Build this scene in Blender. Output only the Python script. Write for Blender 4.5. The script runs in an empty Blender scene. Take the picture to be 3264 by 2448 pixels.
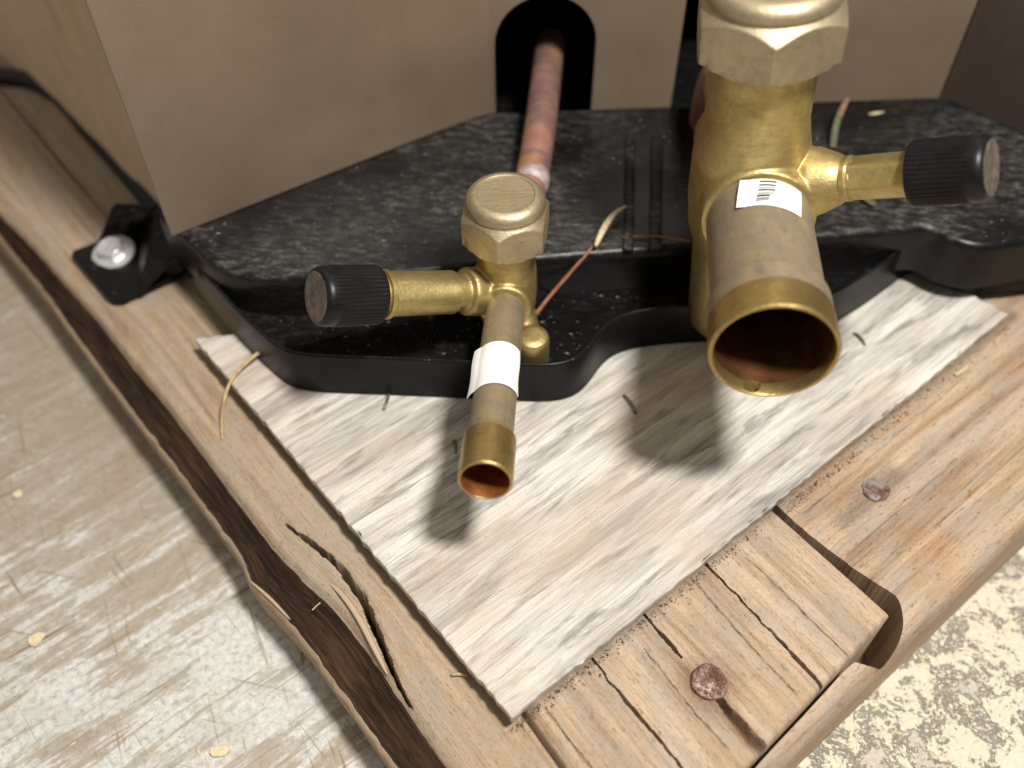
import bpy, bmesh, math, random
import numpy as np
from mathutils import Vector, Matrix, noise as mnoise

# ------------------------------------------------------------------ camera, world, lamps
MM = 0.001
CAM_H, PITCH, FPX, CX, CY = 190.0, math.radians(50.0), 2950.0, 1632.0, 1224.0     # mm, photo pixels 3264 x 2448
scene = bpy.context.scene
col = scene.collection
cam_d = bpy.data.cameras.new('camera'); cam = bpy.data.objects.new('camera', cam_d); col.objects.link(cam)
cam.location = (0, 0, CAM_H*MM); cam.rotation_euler = (math.pi/2 - PITCH, 0, 0)
cam_d.sensor_width = 36.0; cam_d.lens = FPX/3264*36.0
cam_d.clip_start = 0.005; cam_d.clip_end = 50
cam_d.dof.use_dof = True; cam_d.dof.focus_distance = 0.212; cam_d.dof.aperture_fstop = 7.8
scene.camera = cam

world = bpy.data.worlds.new('World'); scene.world = world; world.use_nodes = True
wb = world.node_tree.nodes['Background']
wb.inputs[1].default_value = 1.4
_wt = world.node_tree; _tc = _wt.nodes.new('ShaderNodeTexCoord'); _sx = _wt.nodes.new('ShaderNodeSeparateXYZ'); _rp = _wt.nodes.new('ShaderNodeValToRGB')
_wt.links.new(_tc.outputs['Generated'], _sx.inputs[0]); _mp = _wt.nodes.new('ShaderNodeMapRange'); _mp.inputs[1].default_value = -1.0
_wt.links.new(_sx.outputs[2], _mp.inputs[0]); _wt.links.new(_mp.outputs[0], _rp.inputs[0]); _wt.links.new(_rp.outputs[0], wb.inputs[0])
_rp.color_ramp.elements[0].position = 0.45; _rp.color_ramp.elements[0].color = (0.055, 0.046, 0.036, 1)     # dim warehouse walls
_rp.color_ramp.elements[1].position = 0.95; _rp.color_ramp.elements[1].color = (0.25, 0.235, 0.205, 1)     # lit ceiling

lamp_d = bpy.data.lights.new('work_lamp', 'SPOT'); lamp = bpy.data.objects.new('work_lamp', lamp_d); col.objects.link(lamp)
LAMP = Vector((126, 8, 480))
lamp.location = LAMP*MM
lamp.rotation_euler = (Vector((-20, 75, 0)) - LAMP).to_track_quat('-Z', 'Y').to_euler()
lamp_d.energy = 14.2; lamp_d.color = (1.0, 0.955, 0.885); lamp_d.shadow_soft_size = 0.032
lamp_d.spot_size = math.radians(150); lamp_d.spot_blend = 1.0

scene.view_settings.view_transform = 'Standard'; scene.view_settings.look = 'None'
scene.view_settings.exposure = 0.0; scene.view_settings.gamma = 1.0
scene.render.resolution_x = 1024; scene.render.resolution_y = 768

# ------------------------------------------------------------------ photo pixel -> place (mm)
def P(u, v, z):
    dx = (u-CX)/FPX; up = -(v-CY)/FPX
    r = Vector((dx, math.cos(PITCH)+up*math.sin(PITCH), -math.sin(PITCH)+up*math.cos(PITCH)))
    t = (z-CAM_H)/r.z
    return Vector((r.x*t, r.y*t, z))
K = 3264/2212
def Q(u, v, z): return P(u*K, v*K, z)
def resample(pts, n):
    a = np.array([tuple(p) for p in pts], float)
    d = np.r_[0, np.cumsum(np.linalg.norm(np.diff(a, axis=0), axis=1))]
    t = np.linspace(0, d[-1], n)
    return np.stack([np.interp(t, d, a[:, k]) for k in range(a.shape[1])], 1), t
def smooth_path(pts, it=2):
    a = [Vector(p) for p in pts]
    for _ in range(it):
        b = [a[0]]
        for p, q in zip(a[:-1], a[1:]): b += [p*0.75+q*0.25, p*0.25+q*0.75]
        b.append(a[-1]); a = b
    return a
def polydist(X, Y, pts):
    """distance from points to polyline and fraction along it"""
    a = np.array([(p[0], p[1]) for p in pts], float)
    best = np.full(X.shape, 1e9); fr = np.zeros(X.shape)
    L = np.r_[0, np.cumsum(np.linalg.norm(np.diff(a, axis=0), axis=1))]
    for i in range(len(a)-1):
        p, q = a[i], a[i+1]; d = q-p; l2 = d@d
        t = np.clip(((X-p[0])*d[0]+(Y-p[1])*d[1])/l2, 0, 1)
        dist = np.hypot(X-p[0]-t*d[0], Y-p[1]-t*d[1])
        m = dist < best
        best = np.where(m, dist, best); fr = np.where(m, (L[i]+t*math.sqrt(l2))/L[-1], fr)
    return best, fr
def inpoly(X, Y, pts):
    a = [(p[0], p[1]) for p in pts]; ins = np.zeros(X.shape, bool)
    for (x1, y1), (x2, y2) in zip(a, a[1:]+a[:1]):
        if y1 == y2: continue
        c = ((y1 > Y) != (y2 > Y)) & (X < (x2-x1)*(Y-y1)/(y2-y1)+x1)
        ins ^= c
    return ins
def vnoise(X, Y, sx, sy, seed):
    f = np.vectorize(lambda x, y: mnoise.fractal(Vector((x*sx, y*sy, seed)), 0.8, 2.0, 3))
    return f(X, Y)

# ------------------------------------------------------------------ object helpers
def link(name, me, mats, parent=None):
    o = bpy.data.objects.new(name, me); col.objects.link(o)
    for m in (mats if isinstance(mats, (list, tuple)) else [mats]): me.materials.append(m)
    if parent: o.parent = parent
    return o
def empty(name, loc_mm):
    e = bpy.data.objects.new(name, None); col.objects.link(e); e.location = Vector(loc_mm)*MM
    e.empty_display_size = 0.01
    return e
def tag(o, label, cat, group=None):
    o['label'] = label; o['category'] = cat
    if group: o['group'] = group
    return o
def adopt(child, parent):
    """parts are built in place; keep them there under the thing's Empty"""
    child.parent = parent
    off = Vector((0, 0, 0)); p = parent
    while p: off += p.location; p = p.parent
    child.location = child.location - off
def mesh_from(verts, faces, smooth=True, uvs=None, mi=None):
    me = bpy.data.meshes.new('mesh')
    me.from_pydata([tuple(Vector(v)*MM) for v in verts], [], faces)
    if uvs is not None:
        l = me.uv_layers.new(name='UVMap')
        arr = np.array([uvs[i] for lp in [p.vertices for p in me.polygons] for i in lp], 'f').ravel()
        l.data.foreach_set('uv', arr)
    if mi is not None: me.polygons.foreach_set('material_index', mi)
    if smooth: me.polygons.foreach_set('use_smooth', [True]*len(me.polygons))
    me.update()
    return me
def frame(axis):
    a = Vector(axis).normalized()
    u = Vector((0, 0, 1)).cross(a)
    if u.length < 1e-3: u = Vector((1, 0, 0))
    u.normalize(); w = a.cross(u)
    return u, w, a
def lathe_data(prof, origin, axis, n=64, rfun=None):
    """prof: list of (radius, s along the axis)"""
    u, w, a = frame(axis); o = Vector(origin); V = []; F = []
    for j, (r, s) in enumerate(prof):
        for i in range(n):
            th = 2*math.pi*i/n
            rr = rfun(r, s, th) if rfun else r
            V.append(o + a*s + (u*math.cos(th)+w*math.sin(th))*rr)
    m = len(prof)
    for j in range(m-1):
        for i in range(n):
            k = (i+1) % n
            F.append((j*n+i, j*n+k, (j+1)*n+k, (j+1)*n+i))
    return V, F
def lathe(name, prof, origin, axis, mats, parent, n=64, rfun=None, caps=(True, True), midx=None, auto=35):
    V, F = lathe_data(prof, origin, axis, n, rfun); m = len(prof)
    mi = []
    for j in range(m-1): mi += [midx[j] if midx else 0]*n
    if caps[0]: F.append(tuple(reversed(range(n)))); mi.append(midx[0] if midx else 0)
    if caps[1]: F.append(tuple(range((m-1)*n, m*n))); mi.append(midx[-1] if midx else 0)
    me = mesh_from(V, F, True, mi=mi)
    bm = bmesh.new(); bm.from_mesh(me); bmesh.ops.recalc_face_normals(bm, faces=bm.faces); bm.to_mesh(me); bm.free()
    me.set_sharp_from_angle(angle=math.radians(auto))
    o = link(name, me, mats)
    if parent: adopt(o, parent)
    return o
def tube(name, pts, rad, mats, parent=None, n=16, caps=True, mi=None):
    pts = [Vector(p) for p in pts]; V = []; F = []; prev = None
    for i, p in enumerate(pts):
        t = (pts[min(i+1, len(pts)-1)]-pts[max(i-1, 0)]).normalized()
        if prev is None: u, w, _ = frame(t)
        else:
            u = (prev - t*prev.dot(t)).normalized(); w = t.cross(u)
        prev = u
        r = rad(i/(len(pts)-1)) if callable(rad) else rad
        rx, ry = r if isinstance(r, tuple) else (r, r)
        for k in range(n):
            th = 2*math.pi*k/n; V.append(p+u*math.cos(th)*rx+w*math.sin(th)*ry)
    for j in range(len(pts)-1):
        for k in range(n): F.append((j*n+k, j*n+(k+1) % n, (j+1)*n+(k+1) % n, (j+1)*n+k))
    if caps: F.append(tuple(reversed(range(n)))); F.append(tuple(range((len(pts)-1)*n, len(pts)*n)))
    o = link(name, mesh_from(V, F), mats)
    if parent: adopt(o, parent)
    return o
def prism(name, poly, z0, z1, mats, parent=None, bevel=0.0, seg=2):
    """closed polygon (xy mm), z0 bottom, z1 top"""
    n = len(poly)
    V = [Vector((p[0], p[1], z0)) for p in poly]+[Vector((p[0], p[1], z1)) for p in poly]
    F = [tuple(reversed(range(n))), tuple(range(n, 2*n))]+[(i, (i+1) % n, n+(i+1) % n, n+i) for i in range(n)]
    me = mesh_from(V, F, False)
    bm = bmesh.new(); bm.from_mesh(me); bmesh.ops.recalc_face_normals(bm, faces=bm.faces)
    if bevel: bmesh.ops.bevel(bm, geom=list(bm.edges), offset=bevel*MM, segments=seg, profile=0.5, affect='EDGES', clamp_overlap=True)
    bm.to_mesh(me); bm.free()
    me.polygons.foreach_set('use_smooth', [True]*len(me.polygons)); me.set_sharp_from_angle(angle=math.radians(40))
    o = link(name, me, mats)
    if parent: adopt(o, parent)
    return o

# ------------------------------------------------------------------ materials
class M:
    def __init__(s, name):
        s.mat = bpy.data.materials.new(name); s.mat.use_nodes = True; s.nt = s.mat.node_tree
        s.b = s.nt.nodes['Principled BSDF']
    def n(s, t, **kw):
        x = s.nt.nodes.new(t)
        for k, v in kw.items(): setattr(x, k, v)
        return x
    def l(s, a, b): s.nt.links.new(a, b)
    def coord(s, kind='Object', scale=(1, 1, 1), rot=0.0, loc=(0, 0, 0)):
        """object coordinates arrive in metres and are brought to mm; UVs are stored in mm"""
        tc = s.n('ShaderNodeTexCoord'); m1 = s.n('ShaderNodeMapping'); m1.inputs['Rotation'].default_value = (0, 0, rot)
        k = 1000 if kind == 'Object' else 1
        m1.inputs['Scale'].default_value = (k, k, k); s.l(tc.outputs[kind], m1.inputs[0])
        m2 = s.n('ShaderNodeMapping'); m2.inputs['Scale'].default_value = scale; m2.inputs['Location'].default_value = loc
        s.l(m1.outputs[0], m2.inputs[0]); return m2.outputs[0]
    def noise(s, vec, scale=1.0, detail=4, rough=0.55, dist=0.0):
        x = s.n('ShaderNodeTexNoise'); s.l(vec, x.inputs['Vector'])
        x.inputs['Scale'].default_value = scale; x.inputs['Detail'].default_value = detail
        x.inputs['Roughness'].default_value = rough; x.inputs['Distortion'].default_value = dist
        return x.outputs['Fac']
    def ramp(s, fac, stops):
        x = s.n('ShaderNodeValToRGB'); s.l(fac, x.inputs[0]); e = x.color_ramp.elements
        while len(e) > 1: e.remove(e[-1])
        for i, (p, c) in enumerate(stops):
            el = e[0] if i == 0 else e.new(p)
            el.position = p; el.color = (*c, 1) if isinstance(c, tuple) else (c, c, c, 1)
        return x.outputs[0]
    def mix(s, fac, a, b, mode='MIX'):
        x = s.n('ShaderNodeMix', data_type='RGBA', blend_type=mode)
        for sock, v in ((x.inputs[0], fac), (x.inputs[6], a), (x.inputs[7], b)):
            if isinstance(v, bpy.types.NodeSocket): s.l(v, sock)
            elif isinstance(v, tuple): sock.default_value = (*v, 1)
            else: sock.default_value = v
        return x.outputs[2]
    def math(s, op, a, b=0.0, clamp=False):
        x = s.n('ShaderNodeMath', operation=op, use_clamp=clamp)
        for sock, v in ((x.inputs[0], a), (x.inputs[1], b)):
            if isinstance(v, bpy.types.NodeSocket): s.l(v, sock)
            else: sock.default_value = v
        return x.outputs[0]
    def bump(s, h, dist=0.3, strength=1.0):
        x = s.n('ShaderNodeBump'); x.inputs['Distance'].default_value = dist*MM; x.inputs['Strength'].default_value = strength
        s.l(h, x.inputs['Height']); s.l(x.outputs[0], s.b.inputs['Normal'])
    def set(s, color=None, rough=None, metal=None, spec=None):
        for k, v in (('Base Color', color), ('Roughness', rough), ('Metallic', metal), ('Specular IOR Level', spec)):
            if v is None: continue
            if isinstance(v, bpy.types.NodeSocket): s.l(v, s.b.inputs[k])
            elif isinstance(v, tuple): s.b.inputs[k].default_value = (*v, 1)
            else: s.b.inputs[k].default_value = v
        return s.mat

def wood(name, pale, mid, dark, blotch, streak=0.5, rough=0.75, seed=0.0, stain=None, stain_amt=0.4, relief=0.3, grey=0.55):
    m = M(name)
    a = m.noise(m.coord('UV', (0.012, 0.33, 1), loc=(seed, seed*2, 0)), 1, 6, 0.62, 0.4)
    f = m.noise(m.coord('UV', (0.05, 2.1, 1), loc=(seed*3, 0, 0)), 1, 4, 0.6)
    bl = m.noise(m.coord('UV', (0.035, 0.11, 1), loc=(0, seed*5, 0)), 1, 5, 0.6, 0.3)
    g = m.noise(m.coord('UV', (0.9, 2.2, 1)), 1, 3, 0.7)
    c = m.ramp(a, [(0.34, dark), (0.46, mid), (0.59, pale)])
    c = m.mix(m.ramp(f, [(0.36, 0.0), (0.60, streak)]), c, m.mix(0.6, c, pale))
    c = m.mix(m.ramp(f, [(0.30, 0.55), (0.45, 0.0)]), c, dark)
    c = m.mix(m.ramp(bl, [(0.50, 0.0), (0.68, 0.75)]), c, blotch)
    if stain:
        st = m.noise(m.coord('UV', (0.02, 0.05, 1), loc=(seed*7, 3.3, 0)), 1, 4, 0.6, 0.5)
        c = m.mix(m.ramp(st, [(0.48, 0.0), (0.66, stain_amt)]), c, stain)
    c = m.mix(m.ramp(g, [(0.34, 0.35), (0.48, 0.0)]), c, tuple(x*0.45 for x in dark))
    wx = m.noise(m.coord('UV', (0.06, 0.20, 1), loc=(seed, 9, 0)), 1, 6, 0.7, 0.4)
    c = m.mix(m.ramp(wx, [(0.44, 0.0), (0.62, grey)]), c, (0.40, 0.355, 0.30))
    pit = m.noise(m.coord('UV', (0.35, 1.1, 1), loc=(seed, 2, 0)), 1, 5, 0.75)
    c = m.mix(m.ramp(pit, [(0.33, 0.7), (0.44, 0.0)]), c, tuple(x*0.5 for x in dark))
    for nm, cc in (('rust_stain', (0.13, 0.05, 0.022)), ('dirt', (0.07, 0.058, 0.045))):
        at = m.n('ShaderNodeAttribute', attribute_name=nm)
        am = m.math('MULTIPLY', at.outputs['Fac'], m.ramp(g, [(0.30, 1.0), (0.62, 0.55)]))
        c = m.mix(am, c, cc)
    h = m.math('ADD', m.math('MULTIPLY', f, 0.8), m.math('MULTIPLY', a, 0.5))
    h = m.math('ADD', h, m.math('MULTIPLY', pit, 0.7))
    m.bump(m.math('ADD', h, m.math('MULTIPLY', g, 0.25)), relief)
    return m.set(c, rough, spec=0.25)

def weathered_board():
    m = M('weathered_grey_board')
    a = m.noise(m.coord('UV', (0.012, 0.16, 1)), 1, 8, 0.70, 0.5)
    p = m.noise(m.coord('UV', (0.020, 0.13, 1), loc=(7, 3, 0)), 1, 7, 0.68, 0.9)
    p2 = m.noise(m.coord('UV', (0.045, 0.34, 1), loc=(2, 6, 0)), 1, 5, 0.62, 0.6)
    f = m.noise(m.coord('UV', (0.035, 2.2, 1)), 1, 5, 0.7)
    t = m.noise(m.coord('UV', (0.020, 0.03, 1), loc=(1, 8, 0)), 1, 3, 0.5)
    sp = m.noise(m.coord('UV', (1.4, 1.9, 1)), 1, 2, 0.5)
    c = m.ramp(a, [(0.30, (0.34, 0.31, 0.28)), (0.46, (0.58, 0.545, 0.495)), (0.60, (0.79, 0.765, 0.715))])
    c = m.mix(m.ramp(p, [(0.47, 0.0), (0.66, 0.75)]), c, (0.26, 0.25, 0.235))
    c = m.mix(m.ramp(p2, [(0.53, 0.0), (0.64, 0.75)]), c, (0.19, 0.185, 0.18))
    c = m.mix(m.ramp(f, [(0.33, 0.7), (0.49, 0.0)]), c, (0.26, 0.24, 0.22))
    c = m.mix(m.ramp(f, [(0.54, 0.0), (0.70, 0.55)]), c, (0.82, 0.79, 0.74))
    c = m.mix(m.ramp(t, [(0.46, 0.0), (0.64, 0.5)]), c, (0.56, 0.44, 0.34))
    c = m.mix(m.ramp(sp, [(0.27, 0.5), (0.36, 0.0)]), c, (0.17, 0.15, 0.13))
    m.bump(m.math('ADD', m.math('MULTIPLY', f, 0.9), a), 0.22)
    return m.set(c, 0.72, spec=0.25)

def bark():
    m = M('dark_bark')
    a = m.noise(m.coord('UV', (0.05, 0.9, 1)), 1, 6, 0.65, 0.6)
    b = m.noise(m.coord('UV', (0.03, 0.10, 1), loc=(4, 1, 0)), 1, 4, 0.6)
    c = m.ramp(a, [(0.3, (0.012, 0.008, 0.006)), (0.52, (0.040, 0.024, 0.016)), (0.7, (0.11, 0.062, 0.038))])
    c = m.mix(m.ramp(b, [(0.5, 0.0), (0.66, 0.5)]), c, (0.12, 0.065, 0.035))
    m.bump(a, 0.9); return m.set(c, 0.85, spec=0.15)

def floor_mat():
    m = M('scuffed_painted_concrete')
    o = m.coord('Object')
    big = m.noise(m.coord('Object', (0.014, 0.030, 1), rot=math.radians(-42), loc=(0.6, 0.2, 0)), 1, 6, 0.62, 0.8)
    mid = m.noise(m.coord('Object', (0.04, 0.30, 1), rot=math.radians(-40), loc=(3, 1, 0)), 1, 7, 0.7, 0.8)
    gr = m.noise(o, 0.55, 8, 0.75)
    cl = m.noise(o, 0.06, 5, 0.6, 0.5)
    c = m.ramp(gr, [(0.34, (0.38, 0.365, 0.33)), (0.47, (0.62, 0.62, 0.60)), (0.62, (0.77, 0.78, 0.775))])
    c = m.mix(m.ramp(cl, [(0.44, 0.0), (0.68, 0.45)]), c, (0.48, 0.45, 0.39))
    tan = m.mix(m.noise(o, 0.3, 6, 0.7), (0.25, 0.185, 0.12), (0.44, 0.36, 0.265))
    k = m.math('ADD', m.math('MULTIPLY', big, 0.5), m.math('MULTIPLY', mid, 0.5))
    ty = m.n('ShaderNodeTexCoord'); sy_ = m.n('ShaderNodeSeparateXYZ'); m.l(ty.outputs['Object'], sy_.inputs[0])
    k = m.math('ADD', k, m.math('MULTIPLY', m.math('MULTIPLY', m.math('SUBTRACT', sy_.outputs[1], 0.10), 8.0, True), 0.12))      # trodden brown dirt nearer the wall
    c = m.mix(m.ramp(k, [(0.49, 0.0), (0.535, 0.65), (0.66, 0.9)]), c, tan)
    wob = m.noise(o, 0.03, 3, 0.5)
    for ang, sx_, sy, lo, colr, ll in ((-38, 0.02, 0.8, 0.66, (0.22, 0.15, 0.085), (1, 2, 0)), (64, 0.03, 0.55, 0.68, (0.30, 0.21, 0.12), (5, 7, 0)), (48, 0.02, 0.9, 0.69, (0.22, 0.16, 0.10), (8, 3, 0)),
                              (12, 0.03, 0.9, 0.70, (0.16, 0.13, 0.10), (9, 4, 0)), (-64, 0.02, 0.8, 0.70, (0.64, 0.52, 0.33), (2, 9, 0))):
        q_ = m.noise(m.coord('Object', (sx_, sy, 1), rot=math.radians(ang), loc=ll), 1, 3, 0.5, 0.15)
        q_ = m.math('MULTIPLY', m.ramp(q_, [(lo-0.025, 0.0), (lo+0.015, 0.8)]), m.ramp(wob, [(0.35, 0.3), (0.6, 1.0)]))
        c = m.mix(q_, c, colr)
    sp = m.noise(m.coord('Object', loc=(11, 5, 0)), 1.3, 3, 0.6)
    c = m.mix(m.ramp(sp, [(0.27, 0.85), (0.35, 0.0)]), c, (0.10, 0.085, 0.07))
    # flaking cream paint on the side away from the unit
    tc = m.n('ShaderNodeTexCoord'); sx = m.n('ShaderNodeSeparateXYZ'); m.l(tc.outputs['Object'], sx.inputs[0])
    side = m.math('MULTIPLY', m.math('SUBTRACT', sx.outputs[0], 0.030), 40.0, True)
    f1 = m.noise(m.coord('Object', loc=(2, 2, 0)), 0.11, 9, 0.74, 0.5); f2 = m.noise(m.coord('Object', loc=(6, 2, 0)), 0.9, 5, 0.7)
    fl = m.math('ADD', m.math('MULTIPLY', f1, 0.75), m.math('MULTIPLY', f2, 0.25))
    flake = m.math('MULTIPLY', m.ramp(fl, [(0.45, 0.0), (0.50, 0.85), (0.58, 1.0)]), side)
    gy = m.mix(m.ramp(gr, [(0.35, 0.0), (0.65, 1.0)]), (0.42, 0.38, 0.31), (0.64, 0.60, 0.52))
    c = m.mix(m.math('MULTIPLY', side, 0.9), c, gy)
    cream = m.mix(f2, (0.62, 0.56, 0.42), (0.84, 0.80, 0.66))
    c = m.mix(flake, c, cream)
    m.bump(m.math('ADD', m.math('MULTIPLY', gr, 0.5), m.math('MULTIPLY', flake, 0.9)), 0.55)
    return m.set(c, 0.7, spec=0.3)

def brass(name, base, dull, lo=0.32, hi=0.55, scratch=0.5, metal=0.9, axis=(0.12, 0.9, 0.9)):
    m = M(name)
    a = m.noise(m.coord('Object'), 0.16, 5, 0.6, 0.3)
    f = m.noise(m.coord('Object', axis), 1.6, 4, 0.65)
    c = m.mix(m.ramp(a, [(0.38, 0.0), (0.64, 1.0)]), base, dull)
    c = m.mix(m.ramp(f, [(0.28, 0.45*scratch), (0.45, 0.0)]), c, tuple(x*0.55 for x in dull))
    c = m.mix(m.ramp(f, [(0.58, 0.0), (0.72, 0.5*scratch)]), c, tuple(min(1, x*1.35) for x in base))
    r = m.n('ShaderNodeMapRange'); m.l(a, r.inputs[0]); r.inputs[3].default_value = lo; r.inputs[4].default_value = hi
    m.bump(m.math('ADD', m.math('MULTIPLY', f, 0.6), m.noise(m.coord('Object'), 1.1, 3, 0.6)), 0.07*scratch+0.02)
    return m.set(c, r.outputs[0], metal)

def black_pan(name='black_painted_steel', dust_amt=0.75, glossy=0.28):
    m = M(name)
    s1 = m.noise(m.coord('Object', (0.22, 0.55, 0.5), rot=math.radians(4)), 1, 9, 0.80, 0.2)
    s2 = m.noise(m.coord('Object', (0.35, 1.6, 1), rot=math.radians(-5), loc=(3, 1, 0)), 1, 4, 0.7)
    s3 = m.noise(m.coord('Object', (0.022, 0.03, 0.03), loc=(1.4, 1, 0)), 1, 4, 0.55)
    g = m.n('ShaderNodeNewGeometry'); sx = m.n('ShaderNodeSeparateXYZ'); m.l(g.outputs['Normal'], sx.inputs[0])
    upf = m.ramp(sx.outputs[2], [(0.35, 0.12), (0.9, 1.0)])
    d = m.math('MULTIPLY', m.ramp(s1, [(0.44, 0.04*dust_amt), (0.52, 0.22*dust_amt), (0.66, dust_amt)]), m.ramp(s3, [(0.38, 0.10), (0.60, 1.0)]))
    d = m.math('MULTIPLY', d, upf)
    c = m.mix(d, (0.005, 0.005, 0.0055), (0.24, 0.235, 0.215))
    sc = m.math('MULTIPLY', m.ramp(s2, [(0.655, 0.0), (0.72, 0.9)]), upf)
    c = m.mix(sc, c, (0.42, 0.40, 0.36))
    r = m.n('ShaderNodeMapRange'); m.l(d, r.inputs[0]); r.inputs[2].default_value = 0.5; r.inputs[3].default_value = glossy; r.inputs[4].default_value = 0.7
    m.bump(s1, 0.05)
    return m.set(c, r.outputs[0], spec=0.26)

def plain(name, c, rough, metal=0.0, amt=0.25, scale=0.4, spec=0.5, bump=0.05):
    m = M(name)
    a = m.noise(m.coord('Object'), scale, 4, 0.6)
    cc = m.mix(m.ramp(a, [(0.3, 0.0), (0.7, 1.0)]), tuple(x*(1-amt) for x in c), tuple(min(1, x*(1+amt)) for x in c))
    m.bump(a, bump)
    return m.set(cc, rough, metal, spec)

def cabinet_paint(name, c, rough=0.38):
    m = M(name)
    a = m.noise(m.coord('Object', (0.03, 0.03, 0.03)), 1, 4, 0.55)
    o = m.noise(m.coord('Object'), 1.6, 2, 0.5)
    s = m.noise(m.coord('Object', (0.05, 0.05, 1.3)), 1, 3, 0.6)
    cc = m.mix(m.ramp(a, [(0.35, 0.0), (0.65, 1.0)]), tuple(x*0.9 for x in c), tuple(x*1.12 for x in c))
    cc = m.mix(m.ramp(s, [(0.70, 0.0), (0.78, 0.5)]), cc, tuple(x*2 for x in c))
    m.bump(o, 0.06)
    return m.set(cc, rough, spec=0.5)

def copper_pipe():
    m = M('tarnished_copper')
    tc = m.coord('Object', (0.03, 0.055, 0.03)); a = m.noise(tc, 1, 3, 0.5, 0.2)
    b = m.noise(m.coord('Object', (0.3, 0.5, 0.3)), 1, 3, 0.6)
    c = m.ramp(a, [(0.36, (0.44, 0.20, 0.15)), (0.47, (0.52, 0.28, 0.22)), (0.54, (0.30, 0.18, 0.17)), (0.62, (0.52, 0.28, 0.14))])
    c = m.mix(m.ramp(b, [(0.55, 0.0), (0.7, 0.4)]), c, (0.62, 0.36, 0.28))
    m.bump(b, 0.05)
    return m.set(c, 0.48, 0.55)

def rust(name='rusty_steel', k=0.0):
    m = M(name)
    a = m.noise(m.coord('Object'), 0.42, 3, 0.55)
    c = m.ramp(a, [(0.36-k, (0.10, 0.042, 0.026)), (0.50-k, (0.17, 0.085, 0.06)), (0.60-k, (0.24, 0.16, 0.135)), (0.70-k, (0.36, 0.31, 0.31))])
    m.bump(m.noise(m.coord('Object'), 1.0, 3, 0.6), 0.12)
    return m.set(c, 0.42, 0.35)

def knurl_black():
    return plain('ribbed_black_plastic', (0.007, 0.007, 0.008), 0.38, 0, 0.4, 0.5, 0.3, 0.03)

W_BEAM = wood('tan_beam_wood', (0.53, 0.39, 0.265), (0.41, 0.285, 0.18), (0.26, 0.165, 0.095), (0.36, 0.245, 0.145), 0.45, seed=1.3, stain=(0.42, 0.35, 0.27), stain_amt=0.6)
W_DECK = wood('aged_deck_wood', (0.60, 0.455, 0.325), (0.45, 0.315, 0.205), (0.23, 0.15, 0.09), (0.34, 0.275, 0.21), 0.5, seed=4.1, stain=(0.36, 0.20, 0.10), stain_amt=0.3, relief=0.4)
W_STR = wood('stained_stringer_wood', (0.58, 0.44, 0.32), (0.42, 0.29, 0.19), (0.21, 0.13, 0.08), (0.36, 0.28, 0.21), 0.5, seed=8.7, stain=(0.40, 0.20, 0.08), stain_amt=0.45)
W_BRIGHTENED = wood('brightened_tan_wood', (0.90, 0.70, 0.49), (0.86, 0.63, 0.42), (0.70, 0.47, 0.29), (0.82, 0.59, 0.38), 0.4, seed=2.2, grey=0.0)  # light put into the colour: wood paled to look lit in the cabinet's shade
W_BOARD = weathered_board()
BARK = bark()
FLOOR = floor_mat()
BRASS = brass('cast_brass', (0.60, 0.48, 0.215), (0.43, 0.335, 0.14), 0.40, 0.58, 0.9)
BRASS_CAP = brass('satin_brass', (0.55, 0.465, 0.31), (0.45, 0.375, 0.25), 0.44, 0.60, 1.0)
BRASS_DULL = brass('dull_brown_brass', (0.38, 0.30, 0.185), (0.29, 0.245, 0.175), 0.52, 0.68, 1.0, 0.6, (0.5, 0.14, 0.5))
BRASS_END = brass('lacquered_pipe_end', (0.56, 0.41, 0.15), (0.38, 0.27, 0.12), 0.30, 0.50, 1.0)
COPPER_IN = plain('bare_copper_bore', (0.46, 0.17, 0.05), 0.42, 0.75, 0.35, 0.3)
DARK_IN = plain('dark_pipe_bore', (0.16, 0.07, 0.025), 0.45, 0.7, 0.4, 0.25)
PAN = black_pan(dust_amt=0.58); PAN_RUB = black_pan('rubbed_black_steel', 1.0, 0.4); PAN_CLEAN = black_pan('black_gloss_steel', 0.12, 0.24)
PAINT = cabinet_paint('taupe_cabinet_paint', (0.190, 0.145, 0.104), 0.34)
PANEL_DK = cabinet_paint('dark_brown_corner_panel', (0.055, 0.040, 0.032), 0.5)  # darker brown tone for the right corner panel
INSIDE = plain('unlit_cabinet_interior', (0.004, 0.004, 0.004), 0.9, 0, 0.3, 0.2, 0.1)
COPPER = copper_pipe(); RUST = rust(); GREYRUST = rust('greyed_rusty_steel', 0.10); KNURL = knurl_black()
ZINC = plain('zinc_plated_steel', (0.74, 0.73, 0.74), 0.34, 0.55, 0.15, 0.5)
PAPER = plain('white_paper_label', (0.90, 0.90, 0.89), 0.55, 0, 0.03, 0.2, 0.3, 0.01)
INK = plain('black_ink', (0.03, 0.03, 0.035), 0.6)
STRAW = plain('dry_straw', (0.52, 0.38, 0.20), 0.7, 0, 0.3, 0.6); HUSK = plain('pale_husk', (0.62, 0.53, 0.34), 0.7, 0, 0.3, 0.8)
STEM = plain('red_brown_stem', (0.30, 0.12, 0.06), 0.6, 0, 0.4, 0.6)
GREEN = plain('dull_green_leaf', (0.09, 0.10, 0.05), 0.7, 0, 0.4, 0.3)
LEAFTIP = plain('brown_leaf_tip', (0.20, 0.12, 0.08), 0.7, 0, 0.3, 0.3)
STAPLE = plain('tarnished_staple_wire', (0.22, 0.18, 0.14), 0.5, 0.6, 0.5, 0.7)
CAPDUST = plain('dusty_cap_end', (0.105, 0.082, 0.062), 0.55, 0, 0.5, 0.5)
CHIP = plain('pale_wood_chip', (0.74, 0.64, 0.42), 0.75, 0, 0.2, 0.6)
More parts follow.
